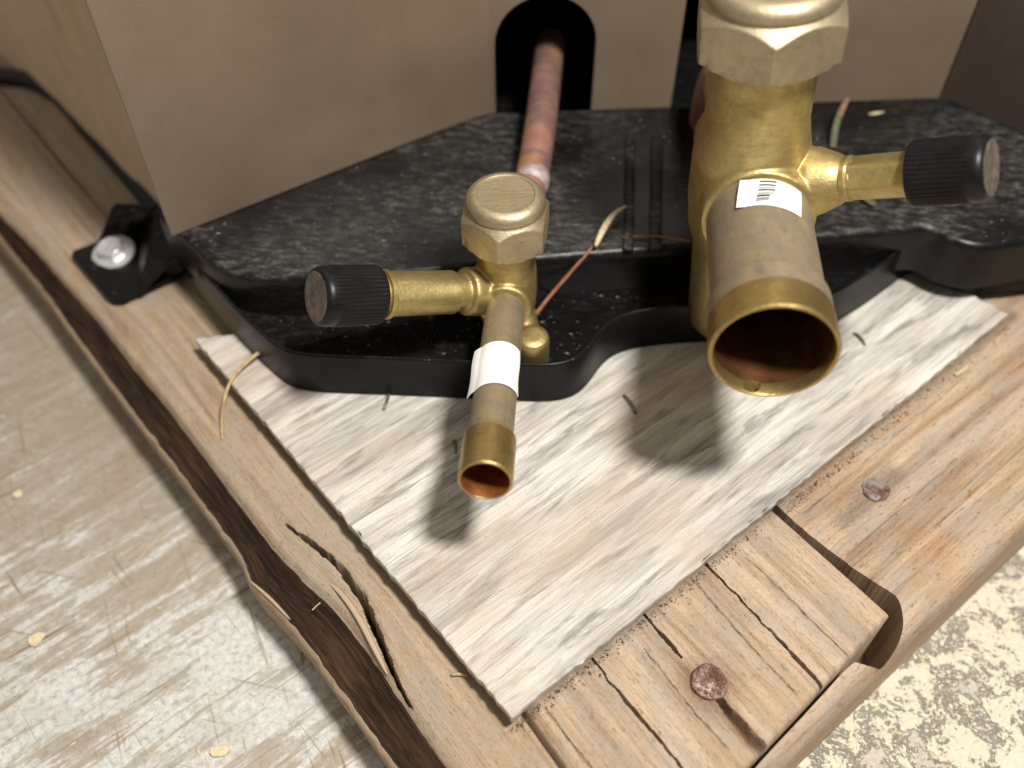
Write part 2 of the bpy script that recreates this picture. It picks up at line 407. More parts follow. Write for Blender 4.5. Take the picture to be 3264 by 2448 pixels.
BRAZE = plain('pale_braze_metal', (0.46, 0.38, 0.37), 0.6, 0.3, 0.3, 0.6)
GLASSW = M('clear_water'); GLASSW.set((1, 1, 1), 0.02); GLASSW.b.inputs['Transmission Weight'].default_value = 1.0; GLASSW.b.inputs['IOR'].default_value = 1.33
GLASSW = GLASSW.mat

# ------------------------------------------------------------------ ground
FLOOR_Z = -40.0
g = mesh_from([(-1500, -800, FLOOR_Z), (1500, -800, FLOOR_Z), (1500, 2200, FLOOR_Z), (-1500, 2200, FLOOR_Z)], [(0, 1, 2, 3)], False)
fl = link('floor', g, FLOOR); fl['kind'] = 'structure'

# ------------------------------------------------------------------ pallet
pallet = empty('wooden_pallet', P(1900, 2250, FLOOR_Z))
tag(pallet, 'weathered wooden pallet of nailed planks with dark bark edge on left', 'pallet')

def grid_mesh(name, rows, mats, parent, uvs, mi=None, smooth=True):
    """rows: array (n,m,3) of mm points; uvs (n,m,2)"""
    n, m, _ = rows.shape
    F = [(i*m+j, i*m+j+1, (i+1)*m+j+1, (i+1)*m+j) for i in range(n-1) for j in range(m-1)]
    me = mesh_from([Vector(p) for p in rows.reshape(-1, 3)], F, smooth, [tuple(x) for x in uvs.reshape(-1, 2)], mi)
    if me.polygons[0].normal.z < 0: me.flip_normals()
    me.set_sharp_from_angle(angle=math.radians(50))
    o = link(name, me, mats); adopt(o, parent); return o

def plank(name, c, ztop, zbot, res, hfun, mat, parent, label=None, masks=None, snap=None):
    """c = 4 xy corners a,b,c,d: a->b along the grain, a->d across; fine height field with skirts to zbot"""
    a, b, cc, d = [np.array((p[0], p[1])) for p in c]
    ls = np.linalg.norm(b-a); lt = np.linalg.norm(d-a)
    ns, nt = int(ls/res[0])+2, int(lt/res[1])+2
    s = np.linspace(0, 1, ns)[:, None, None]; t = np.linspace(0, 1, nt)[None, :, None]
    xy = (a*(1-s)+b*s)*(1-t)+(d*(1-s)+cc*s)*t
    X, Y = xy[..., 0].copy(), xy[..., 1].copy()
    snapped = np.zeros(X.shape, bool)
    if snap:
        b_ = np.full(X.shape, 1e9); nx = X.copy(); ny = Y.copy()
        for p, q in zip(snap, snap[1:]+snap[:1]):
            dx_, dy_ = q[0]-p[0], q[1]-p[1]; l2 = dx_*dx_+dy_*dy_
            tt = np.clip(((X-p[0])*dx_+(Y-p[1])*dy_)/l2, 0, 1); qx = p[0]+tt*dx_; qy = p[1]+tt*dy_
            dd = np.hypot(X-qx, Y-qy); mm_ = dd < b_
            b_ = np.where(mm_, dd, b_); nx = np.where(mm_, qx, nx); ny = np.where(mm_, qy, ny)
        snapped = b_ < 0.22; X = np.where(snapped, nx, X); Y = np.where(snapped, ny, Y)
    S = np.broadcast_to(s[..., 0]*ls, X.shape); T = np.broadcast_to(t[..., 0]*lt, X.shape)
    Z = ztop+hfun(X, Y, S, T, ls, lt)
    if snap: Z = np.where(inpoly(X, Y, snap) & ~snapped, -32.0, Z)
    G = np.stack([X, Y, Z], -1); UV = np.stack([S, T], -1)
    # skirts on all four sides
    def pad(G, UV, ax):
        lo = np.take(G, [0], ax).copy(); hi = np.take(G, [-1], ax).copy(); lo[..., 2] = zbot; hi[..., 2] = zbot
        ul = np.take(UV, [0], ax).copy(); uh = np.take(UV, [-1], ax).copy()
        ul[..., ax] -= 18; uh[..., ax] += 18
        return np.concatenate([lo, G, hi], ax), np.concatenate([ul, UV, uh], ax)
    G, UV = pad(G, UV, 0); G, UV = pad(G, UV, 1)
    o = grid_mesh(name, G, mat, parent, UV)
    for nm, fn in (masks or {}).items():
        at = o.data.attributes.new(nm, 'FLOAT', 'POINT'); at.data.foreach_set('value', np.clip(fn(G[..., 0], G[..., 1]), 0, 1).astype('f').ravel())
    if label: o['label'] = label
    return o
def spot(u, v, z, r, k=1.0):
    p = P(u, v, z)
    return lambda X, Y: k*np.clip(1.35-np.hypot(X-p.x, Y-p.y)/r, 0, 1)
def streak(pts, z, r, k=1.0):
    pl_ = [P(u, v, z) for u, v in pts]
    return lambda X, Y: k*np.clip(1.2-polydist(X, Y, pl_)[0]/r, 0, 1)
def allmax(*fs): return lambda X, Y: np.maximum.reduce([f(X, Y) for f in fs])
BOARD_EDGE = [(1500, 2150), (1630, 2296), (2000, 1995), (2425, 1650), (2800, 1345), (3230, 1003)]
def edge_round(S, T, ls, lt, r):
    d = np.minimum(np.minimum(S, ls-S), np.minimum(T, lt-T))
    k = np.clip(1-d/r, 0, 1)
    return -r*(1-np.sqrt(np.clip(1-k*k, 0, 1)))*0.9

# --- left beam, waney bark edge (lip line and lower edge read off the photo)
lip_px = [(-260, 400), (-120, 550), (0, 677), (90, 767), (203, 894), (316, 1020), (407, 1142), (520, 1278), (576, 1352), (720, 1545), (860, 1728),
          (960, 1835), (1059, 1925), (1165, 2060), (1257, 2197), (1396, 2402), (1500, 2550), (1620, 2720)]
low_px = [(-260, 470), (-120, 610), (0, 750), (136, 916), (249, 1075), (362, 1225), (457, 1350), (565, 1490), (690, 1660), (774, 1773), (800, 1850),
          (930, 1985), (1010, 2090), (1100, 2215), (1270, 2448), (1360, 2570), (1470, 2720)]
ZB = -7.6
NB = 420
lip, _ = resample([P(u, v, ZB-1.0) for u, v in lip_px], NB)
low, _ = resample([P(u, v, -19) for u, v in low_px], NB)
inn_px = [(-200, 40), (0, 293), (225, 565), (672, 1075), (1682, 2287), (1960, 2650)]
inn, sl = resample([P(u, v, ZB) for u, v in inn_px], NB)
prof_rows = []; uvr = []; matrow = []
nt_top, nt_bark = 130, 34
edge_n = np.array([mnoise.fractal(Vector((x*0.16, 3.1, 0)), 0.9, 2, 4) for x in sl])
low[:, 0] += edge_n*0.45; lip[:, 0] += np.roll(edge_n, 77)*0.3
crack = smooth_path([P(u, v, ZB) for u, v in [(915, 1672), (985, 1722), (1059, 1782), (1118, 1850), (1158, 1915), (1196, 1995), (1224, 2067), (1248, 2125), (1275, 2185), (1310, 2240)]], 2)
for j in range(nt_top):
    q = j/(nt_top-1)
    p = inn*(1-q)+lip*q
    p[:, 2] = ZB
    prof_rows.append(p.copy()); uvr.append(np.stack([sl, np.full(NB, q*28)], 1))
prof = np.array(prof_rows)          # (rows, NB, 3)
X, Y = prof[..., 0], prof[..., 1]
q = np.linspace(0, 1, nt_top)[:, None]
lipd = np.linalg.norm(lip-inn, axis=1)[None, :]
edge = (1-q)*lipd
z = ZB - 1.6*np.clip(1-edge/2.5, 0, 1)**2 - 0.30*np.clip(8.5+1.0*np.sin(sl/23.0)[None, :]-edge, 0, 9)
z += 0.22*vnoise(X, Y, 0.10, 0.14, 2.0)
dist, fr = polydist(X+0.45*vnoise(X, Y, 0.30, 0.30, 12.0), Y+0.45*vnoise(X, Y, 0.30, 0.30, 25.0), crack)
wd = 0.22+0.62*np.sin(np.pi*np.clip(fr, 0, 1))+0.12*vnoise(X, Y, 0.35, 0.35, 7.7)
prof[..., 2] = z - 16.0*np.clip(1-(dist/np.maximum(wd, 0.25))**4, 0, 1)
# raised torn fibre between crack and bark
prof[..., 2] += 0.9*np.exp(-((dist-1.8)/1.4)**2)*np.sin(np.pi*np.clip(fr, 0, 1))
rows = [prof[j] for j in range(nt_top)]
start = rows[-1]
barkn = None
for j in range(1, nt_bark+1):
    q = j/nt_bark
    p = start*(1-q)+low*q
    p[:, 2] = start[:, 2]*(1-q)+(-19)*q - 1.2*math.sin(math.pi*q)
    nn = np.array([mnoise.fractal(Vector((x*0.10, q*4, 5.5)), 0.8, 2, 4) for x in sl])
    p[:, 2] += nn*0.8*math.sin(math.pi*q)
    rows.append(p); uvr.append(np.stack([sl, np.full(NB, 28+q*14)], 1))
p = low.copy(); p[:, 0] -= 0.75; p[:, 1] -= 0.55; p[:, 2] = -20.0; rows.append(p); uvr.append(np.stack([sl, np.full(NB, 44.0)], 1))
p = p.copy(); p[:, 2] = -23.0; p[:, 0] -= 0.2; rows.append(p); uvr.append(np.stack([sl, np.full(NB, 46.0)], 1))
p = p.copy(); p[:, 2] = FLOOR_Z; p[:, 0] += 2; rows.append(p); uvr.append(np.stack([sl, np.full(NB, 60.0)], 1))
R = np.array(rows).transpose(1, 0, 2); UVR = np.array(uvr).transpose(1, 0, 2)
nr = R.shape[1]
mi = []
rr = random.Random(3)
for i in range(NB-1):
    for j in range(nr-1):
        mi.append(1 if nt_top-1 <= j < nt_top+nt_bark-1 else 0)
beam = grid_mesh('side_beam', R, [W_BEAM, BARK], pallet, UVR, mi)
beam['label'] = 'long tan plank with dark bark edge and a curved split'

# splinter fibres along the split
spl = tube('splinter', smooth_path([P(1015, 1830, -11), P(1080, 1880, -8.5), P(1140, 1960, -8.2), P(1200, 2080, -8.6), P(1235, 2150, -9.5)], 2),
           lambda t: (0.15+0.55*math.sin(math.pi*t), 0.3), W_BEAM, pallet, 8)
tube('splinter', smooth_path([P(795, 1850, -19), P(860, 1905, -18.2), P(925, 1975, -18.6)], 2), lambda t: (0.1+0.32*math.sin(math.pi*t), 0.25), W_BEAM, pallet, 8)

# --- inner deck plank at the left, under the base pan
c = [P(-330, -120, -8.2), P(1000, 1500, -8.2), P(1330, 1240, -8.2), P(300, -150, -8.2)]
plank('deck_plank', c, -8.2, FLOOR_Z, (1.2, 0.8), lambda X, Y, S, T, ls, lt: 0.25*vnoise(X, Y, 0.06, 0.1, 9.0)+edge_round(S, T, ls, lt, 2.0), W_BEAM, pallet)

# --- end block of planks at the front corner, split along the grain
ZK = -3.3
kc = [P(1600, 2160, ZK), P(2054, 2793, ZK), P(2838, 1958, ZK), P(2400, 1568, ZK)]
kcr = [([(2150, 1700), (2280, 1830), (2440, 1995), (2545, 2105), (2640, 2205)], 0.36, 9.0),
       ([(2020, 1920), (2060, 1968), (2110, 2022), (2170, 2092)], 0.42, 6.0),
       ([(2288, 2222), (2330, 2275), (2385, 2340), (2440, 2405)], 1.5, 5.0),
       ([(1880, 2090), (1935, 2160), (2030, 2275), (2150, 2415), (2200, 2480)], 0.34, 6.0),
       ([(2380, 1780), (2500, 1890), (2590, 1985), (2700, 2085)], 0.25, 0.7),
       ([(2210, 1850), (2330, 1990), (2450, 2120), (2540, 2210)], 0.22, 0.7),
       ([(2060, 2080), (2180, 2230), (2310, 2380)], 0.25, 0.8),
       ([(1740, 2260), (1830, 2380), (1900, 2470)], 0.3, 1.0)]
kcr = [(smooth_path([P(u, v, ZK) for u, v in a], 2), w, d) for a, w, d in kcr]
def kh(X, Y, S, T, ls, lt):
    z = 0.35*vnoise(S, T, 0.02, 0.25, 1.0) + edge_round(S, T, ls, lt, 1.1)
    jx = 0.30*vnoise(X, Y, 0.45, 0.45, 31.0); jy = 0.30*vnoise(X, Y, 0.45, 0.45, 47.0)
    for i, (pl, w, dp) in enumerate(kcr):
        d, fr = polydist(X+jx, Y+jy, pl)
        ww = w*(0.45+0.75*fr if i == 2 else 0.75+0.4*np.sin(9*fr+i))
        z = z - dp*np.clip(1-(d/np.maximum(ww, .12))**4, 0, 1)
    # one side of the big split stands a little higher
    return z
plank('deck_plank', kc, ZK, FLOOR_Z, (0.8, 0.16), kh, W_DECK, pallet, 'short cracked plank with a rusty nail and a wide split',
      {'rust_stain': allmax(spot(2258, 2185, ZK, 6.6, 0.8), streak([(2275, 2215), (2320, 2280), (2390, 2360)], ZK, 2.3, 0.75)),
       'dirt': allmax(streak(BOARD_EDGE, ZK, 2.2, 0.75), streak([(2170, 1800), (2300, 1880), (2400, 1960)], ZK, 4, 0.25))})

# --- stringer along the right side, cut out round the end block
ZS = -4.6
oz = -4.6
_o = P(2330, 2590, oz); _e = P(3980, 1010, oz); _n = Vector((-(_e-_o).y, (_e-_o).x, 0)).normalized()*62
sc = [_o+_n, _e+_n, _e, _o]
cut = smooth_path([P(u, v, ZS) for u, v in [(2430, 1560), (2520, 1655), (2640, 1752), (2760, 1840), (2845, 1890), (2868, 1915), (2882, 1955), (2884, 2000), (2872, 2045), (2850, 2082),
                               (2822, 2112), (2780, 2116), (2742, 2110), (2720, 2105), (2590, 2250), (2400, 2450), (2200, 2700), (1000, 2300), (1400, 1500)]], 2)
def sh(X, Y, S, T, ls, lt):
    z = 0.3*vnoise(S, T, 0.02, 0.3, 6.0)
    # rounded outer edge, then a low strip
    e = lt-T
    z = z - 2.6*np.clip(1-e/9.0, 0, 1)**2 - 4.0*np.clip(1-e/1.8, 0, 1)**2
    for a in ([(2560, 1640), (2700, 1520), (2900, 1350), (3100, 1180)], [(2700, 1770), (2850, 1640), (3050, 1460)], [(2960, 1700), (3150, 1520), (3264, 1420)]):
        d, fr = polydist(X, Y, [P(u, v, ZS) for u, v in a])
        z = z - 0.6*np.clip(1-(d/0.22)**2, 0, 1)
    return z
plank('stringer', sc, ZS, FLOOR_Z, (0.28, 0.26), sh, W_STR, pallet, 'right hand plank with one nail and a notch round the end block',
      {'rust_stain': allmax(streak([(2560, 1640), (2640, 1580), (2700, 1560)], ZS, 4, 0.3), streak([(2700, 1800), (2900, 1640), (3100, 1450)], ZS, 2.5, 0.25)),
       'dirt': allmax(streak(BOARD_EDGE, ZS, 2.0, 0.7), streak([(2690, 1650), (2770, 1580), (2840, 1510)], ZS, 4.2, 0.6), spot(2790, 1562, ZS, 5, 0.5))}, cut)

def nail(u, v, z, r, parent, tilt, mat):
    p = P(u, v, z); rnd = random.Random(int(u))
    ax = Vector((tilt[0], tilt[1], 1)).normalized()
    ph = [rnd.uniform(0, 6) for _ in range(4)]
    def rf(r_, s, th): return r_*(1+0.025*math.sin(3*th+ph[0])+0.02*math.sin(7*th+ph[1]))
    o = lathe('nail', [(1.6, -9), (1.6, -0.3), (r*0.93, 0.0), (r, 0.35), (r, 0.75), (r*0.93, 1.05), (r*0.6, 1.2), (r*0.2, 1.22)], p, ax, mat, parent, 40, rf)
    u_, w_, a_ = frame(ax)
    # cross-hatched stamp on the head
    V = []; F = []
    for i in range(-2, 3):
        for j in range(-2, 3):
            if abs(i)+abs(j) > 3: continue
            c0 = p+a_*1.15+u_*i*r*0.33+w_*j*r*0.33; hw = r*0.115
            n0 = len(V)
            for h, k in ((0, 1.0), (0.24, 0.6)):
                for a, b in ((-1, -1), (1, -1), (1, 1), (-1, 1)): V.append(c0+a_*h+u_*a*hw*k+w_*b*hw*k)
            F += [(n0+4, n0+5, n0+6, n0+7)]+[(n0+k, n0+(k+1) % 4, n0+4+(k+1) % 4, n0+4+k) for k in range(4)]
    s = link('stamped_grid', mesh_from(V, F, False), mat); adopt(s, o)
    return o
nail(2258, 2178, ZK-0.3, 4.0, pallet, (0.10, -0.05), RUST)['label'] = 'rusty red-brown nail head at the split in the end block'
nail(2790, 1566, ZS-0.2, 3.35, pallet, (-0.05, 0.05), GREYRUST)['label'] = 'greyish nail head in the right hand plank'

# ------------------------------------------------------------------ grey board on the pallet
bpts_px = [(1630, 2290), (620, 1078), (690, 1068), (760, 1060), (1200, 700), (2930, 848), (3215, 1000)]
bp = [P(u, v, 0) for u, v in bpts_px]
U = (P(3215, 1000, 0)-P(1630, 2290, 0)); U.z = 0; UL = U.length; U.normalize()
Vd = Vector((-U.y, U.x, 0))
origin = P(1630, 2290, 0)
def board():
    bm = bmesh.new()
    uvl = bm.loops.layers.uv.new('UVMap')
    # rough sawn outline
    rnd = random.Random(5); out = []
    for i, p in enumerate(bp):
        q = bp[(i+1) % len(bp)]; L = (q-p).length; n = max(2, int(L/1.6)); nrm = Vector((-(q-p).y, (q-p).x, 0)).normalized()
        amp = 0.26 if i in (1, 2, 5) else 0.13
        for k in range(n):
            t = k/n; out.append(p.lerp(q, t)+nrm*(rnd.gauss(0, amp) if k else 0))
    if sum(a.x*b.y-b.x*a.y for a, b in zip(out, out[1:]+out[:1])) < 0: out.reverse()
    def ring(zz, ins):
        c = Vector((sum(p.x for p in out)/len(out), sum(p.y for p in out)/len(out), 0)); r = []
        n = len(out)
        for i, p in enumerate(out):
            t = (out[(i+1) % n]-out[i-1]).normalized(); nr_ = Vector((-t.y, t.x, 0))
            v = p+nr_*ins; r.append(bm.verts.new(Vector((v.x, v.y, zz))*MM))
        return r
    rs = [ring(-3.0, 0.2), ring(-0.5, 0), ring(-0.12, 0.12), ring(0, 0.5)]
    bm.faces.new(rs[3]); bm.faces.new(list(reversed(rs[0])))
    for a, b in zip(rs[:-1], rs[1:]):
        n = len(a)
        for i in range(n): bm.faces.new((a[i], a[(i+1) % n], b[(i+1) % n], b[i]))
    bmesh.ops.triangulate(bm, faces=[f for f in bm.faces if len(f.verts) > 4])
    for f in bm.faces:
        for l in f.loops:
            d = l.vert.co/MM-origin
            l[uvl].uv = (d.dot(U), d.dot(Vd)-d.z)
    me = bpy.data.meshes.new('board'); bm.to_mesh(me); bm.free()
    return me
brd = link('weathered_board', board(), [W_BOARD])
tag(brd, 'flat grey weathered board with dark streaks lying on the pallet under the black base pan', 'board')
def staple(u, v, ang, ln=4.5, up=0.5):
    p = P(u, v, 0); d = Vector((math.cos(ang), math.sin(ang), 0))
    pts = smooth_path([p-d*ln/2-Vector((0, 0, 2)), p-d*ln/2+Vector((0, 0, up)), p+Vector((0.3, 0, up*1.5)), p+d*ln/2+Vector((0, 0, up)), p+d*ln/2-Vector((0, 0, 2))], 2)
    o = tube('staple', pts, 0.42, STAPLE, None, 8); adopt(o, brd); return o
staple(1232, 1282, math.radians(80), 5.5); staple(2006, 1290, math.radians(115), 6.5, 0.7); staple(2738, 1082, math.radians(115), 5); staple(1450, 1425, math.radians(100), 4)

# ------------------------------------------------------------------ condensing unit: base pan, cabinet panels, hold-down tab
unit = empty('condenser_unit', Q(1200, 560, 0))
tag(unit, 'taupe metal cabinet on a black steel base pan standing on the board', 'condenser unit')
TRAY, RIM, PLAT = 8.0, 14.0, 22.0
rim_px = [(362, 488), (375, 505), (430, 580), (480, 638), (530, 690), (565, 722), (592, 745), (620, 760), (660, 767), (700, 770), (850, 775), (1040, 783), (1150, 789), (1200, 788),
          (1235, 780), (1260, 765), (1280, 742), (1298, 716), (1318, 697), (1345, 682), (1390, 670), (1490, 660), (1640, 655), (1760, 648), (1815, 628), (1860, 600), (1910, 568), (1955, 536),
          (1985, 514), (2008, 508), (2035, 518), (2075, 540), (2120, 553), (2180, 553), (2300, 540), (2420, 520)]
rim = smooth_path([Q(u, v, RIM) for u, v in rim_px], 2)
rim, _ = resample(rim, 260); rim = [Vector(p) for p in rim]
def inward(path, d):
    out = []
    for i, p in enumerate(path):
        t = (path[min(i+1, len(path)-1)]-path[max(i-1, 0)]); t.z = 0; t.normalize()
        out.append(p+Vector((-t.y, t.x, 0))*d)
    return out
n = len(rim)
sections = [(-0.7, 0.05), (-0.15, 2.2), (0.0, RIM-0.7), (0.2, RIM-0.15), (0.55, RIM), (0.95, RIM-0.2), (1.15, RIM-0.8), (1.3, TRAY+1.6), (1.8, TRAY+0.5), (2.9, TRAY)]
V = []; F = []
for d, zz in sections:
    for p in inward(rim, d): V.append(Vector((p.x, p.y, zz)))
for j in range(len(sections)-1):
    for i in range(n-1): F.append((j*n+i, j*n+i+1, (j+1)*n+i+1, (j+1)*n+i))
back = [Vector((260, 320, TRAY)), Vector((-60, 320, TRAY))]
b0 = len(V); V += back
F.append(tuple(range((len(sections)-1)*n, len(sections)*n))+(b0, b0+1))
me = mesh_from(V, F, True)
bm = bmesh.new(); bm.from_mesh(me); bmesh.ops.recalc_face_normals(bm, faces=bm.faces); bm.to_mesh(me); bm.free()
me.set_sharp_from_angle(angle=math.radians(60))
tray = link('base_pan', me, PAN_CLEAN); adopt(tray, unit)
# dusty raised deck behind the tray
plat_px = [(340, 462), (372, 492), (405, 520), (432, 548), (465, 574), (505, 592), (560, 601), (640, 601), (760, 596), (1000, 578), (1170, 556), (1380, 541), (1560, 527), (1770, 510), (1900, 500), (1975, 492),
           (2005, 490), (2030, 500), (2060, 517), (2105, 530), (2150, 532), (2212, 521), (2420, 480)]
pl = [Vector(p) for p in resample(smooth_path([Q(u, v, PLAT) for u, v in plat_px], 2), 220)[0]]
n = len(pl)
secs = [(0.0, TRAY-2), (0.0, PLAT-3.0), (0.25, PLAT-1.4), (0.9, PLAT-0.45), (2.0, PLAT)]
V = []; F = []
for d, zz in secs:
    for p in inward(pl, d): V.append(Vector((p.x, p.y, zz)))
for j in range(len(secs)-1):
    for i in range(n-1): F.append((j*n+i, j*n+i+1, (j+1)*n+i+1, (j+1)*n+i))
b0 = len(V); V += [Vector((270, 262, PLAT)), Vector((150, 266, PLAT)), Q(2040, 213, PLAT), Q(1038, 247, PLAT), Vector((-80, 260, PLAT))]
F.append(tuple(range((len(secs)-1)*n, len(secs)*n))+tuple(range(b0, b0+5)))
me = mesh_from(V, F, True)
bm = bmesh.new(); bm.from_mesh(me); bmesh.ops.recalc_face_normals(bm, faces=bm.faces); bm.to_mesh(me); bm.free()
me.set_sharp_from_angle(angle=math.radians(60))
deck = link('pan_deck', me, PAN); adopt(deck, unit); deck['label'] = 'dusty scratched black deck in front of the cabinet panel'
# pressed ribs on the deck beside the big valve
for (u0, u1) in ((1346, 1368), (1402, 1428)):
    a = Q(u0, 545, PLAT); b = Q(u1, 545, PLAT); c2 = Q(u1+4, 300, PLAT); d2 = Q(u0+4, 300, PLAT)
    prism('pressed_rib', [a, b, c2, d2], PLAT-0.4, PLAT+1.2, PAN_RUB, unit, 0.55, 3)

# cabinet panels
A0 = Q(366, 515, PLAT); A1 = Q(1038, 248, PLAT); A2 = Q(2040, 214, PLAT); A3 = Q(2420, 385, PLAT)
TOPZ = 330.0
sd = Vector((0.12, 0.99, 0)).normalized()
def wall(name, path, z0, z1, mat, th=1.2):
    pts = [Vector((p.x, p.y, 0)) for p in path]; o = inward(pts, th); k = len(pts)
    V = [Vector((p.x, p.y, z)) for z in (z0, z1) for p in pts]+[Vector((p.x, p.y, z)) for z in (z0, z1) for p in o]
    F = []
    for i in range(k-1):
        F += [(i, i+1, k+i+1, k+i), (2*k+i+1, 2*k+i, 3*k+i, 3*k+i+1), (i+1, i, 2*k+i, 2*k+i+1), (k+i, k+i+1, 3*k+i+1, 3*k+i)]
    F += [(0, k, 3*k, 2*k), (k-1, 2*k-1+0, 4*k-1, 3*k-1)]
    me = mesh_from(V, F, True); 
    bm = bmesh.new(); bm.from_mesh(me); bmesh.ops.recalc_face_normals(bm, faces=bm.faces); bm.to_mesh(me); bm.free()
    me.set_sharp_from_angle(angle=math.radians(40))
    ob = link(name, me, mat); adopt(ob, unit); return ob
def bend(p, c, q, r, k=10):
    d1 = (p-c).normalized(); d2 = (q-c).normalized(); a = c+d1*r; b = c+d2*r
    return [a*(1-t)*(1-t)+c*2*t*(1-t)+b*t*t for t in [i/k for i in range(k+1)]]
S0 = A0+sd*170
def soft_bend(p, c_, q, r1, r2, k=24):
    a = c_+(p-c_).normalized()*r1; b = c_+(q-c_).normalized()*r2
    return [a*(1-t)*(1-t)+c_*2*t*(1-t)+b*t*t for t in [i/k for i in range(k+1)]]
left_path = [S0]+bend(S0, A0, A1, 2.0)+soft_bend(A0, A1, A2, 42, 3.4)
wall('left_panel', left_path, PLAT+0.4, TOPZ, PAINT)
mid_start = left_path[-1]
# middle panel with two open slots for the pipes
ud = (A2-mid_start); ud.z = 0; ulen = ud.length; ud.normalize(); nd = Vector((-ud.y, ud.x, 0))
def along(u, v):      # photo pixel on the panel's own plane -> (distance along, height)
    dx = (u-CX)/FPX; up = -(v-CY)/FPX
    r = Vector((dx, math.cos(PITCH)+up*math.sin(PITCH), -math.sin(PITCH)+up*math.cos(PITCH)))
    t = (Vector((mid_start.x, mid_start.y, 0))-Vector((0, 0, CAM_H))).dot(nd)/r.dot(nd)
    p = Vector((0, 0, CAM_H))+r*t
    return (p-mid_start).dot(ud), p.z
x0, _ = along(1578, 250); x1, _ = along(1892, 250); _, zt = along(1735, -15)
y0, _ = along(2143, 300); y1 = y0+42
zb = PLAT+0.4
def slot(xa, xb, ztop):
    r = (xb-xa)/2*0.98; c = (xa+xb)/2; k = 18
    return [(xa, zb)]+[(c-(xb-xa)/2*math.cos(math.pi*i/k), ztop-r+r*math.sin(math.pi*i/k)) for i in range(k+1)]+[(xb, zb)]
outl = [(0, zb)]+slot(x0, x1, zt)+slot(y0, y1, 112)+[(ulen-2, zb), (ulen-2, TOPZ), (0, TOPZ)]
k = len(outl)
V = [mid_start+ud*x+Vector((0, 0, z-mid_start.z)) for x, z in outl]; V += [v+nd*1.2 for v in V]
F = [tuple(range(k)), tuple(reversed(range(k, 2*k)))]+[(i, (i+1) % k, k+(i+1) % k, k+i) for i in range(k)]
me = mesh_from(V, F, False); bm = bmesh.new(); bm.from_mesh(me); bmesh.ops.recalc_face_normals(bm, faces=bm.faces)
bmesh.ops.triangulate(bm, faces=[f for f in bm.faces if len(f.verts) > 4]); bm.to_mesh(me); bm.free()
mp = link('pipe_panel', me, PAINT); adopt(mp, unit); mp['label'] = 'taupe panel with two round topped pipe slots'
r0 = A2+(A3-A2).normalized()*1.0
wall('corner_panel', [A2-ud*1.5, A2+(A3-A2).normalized()*3, A3], PLAT+0.4, TOPZ, PANEL_DK)
# closed dark compartment behind the slots
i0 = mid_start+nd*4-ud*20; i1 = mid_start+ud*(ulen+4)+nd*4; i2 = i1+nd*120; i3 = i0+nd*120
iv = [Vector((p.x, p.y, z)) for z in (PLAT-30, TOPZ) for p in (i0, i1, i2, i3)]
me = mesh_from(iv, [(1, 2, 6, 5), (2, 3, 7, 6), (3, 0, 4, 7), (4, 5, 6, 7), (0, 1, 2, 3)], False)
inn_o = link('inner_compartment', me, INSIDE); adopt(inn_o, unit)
# top lid closes the cabinet
prism('cabinet_top', [S0, A0, A1, A2, A3, A3+Vector((60, 260, 0)), S0+Vector((40, 200, 0))], TOPZ+0.3, TOPZ+3, PAINT, unit)

# side rim of the pan running away at the left
sz = ZB+2.4
srp = smooth_path([Q(385, 515, sz), Q(345, 462, sz), Q(300, 408, sz), Q(230, 326, sz), Q(150, 238, sz), Q(100, 190, sz), Q(66, 168, sz), Q(25, 158, sz), Q(-60, 150, sz)], 2)
k = len(srp); V = []; F = []
for d, zz in ((-2.2, ZB-0.8), (-2.2, sz-0.6), (-1.8, sz), (1.8, sz), (2.2, sz-0.6), (2.2, ZB-0.8)):
    rv = list(reversed(srp)); a_ = inward(rv, 1.0)
    V += [Vector((p.x, p.y, zz))+(q-p)*d*(1+1.6*max(0, 1-i/(0.35*k))) for i, (p, q) in enumerate(zip(rv, a_))]
for j in range(5):
    for i in range(k-1): F.append((j*k+i, j*k+i+1, (j+1)*k+i+1, (j+1)*k+i))
me = mesh_from(V, F, True); bm = bmesh.new(); bm.from_mesh(me); bmesh.ops.recalc_face_normals(bm, faces=bm.faces); bm.to_mesh(me); bm.free()
me.set_sharp_from_angle(angle=math.radians(50))
sro = link('side_strap', me, PAN_CLEAN); adopt(sro, unit); sro['label'] = 'narrow black strap running back over the wood from the tab'

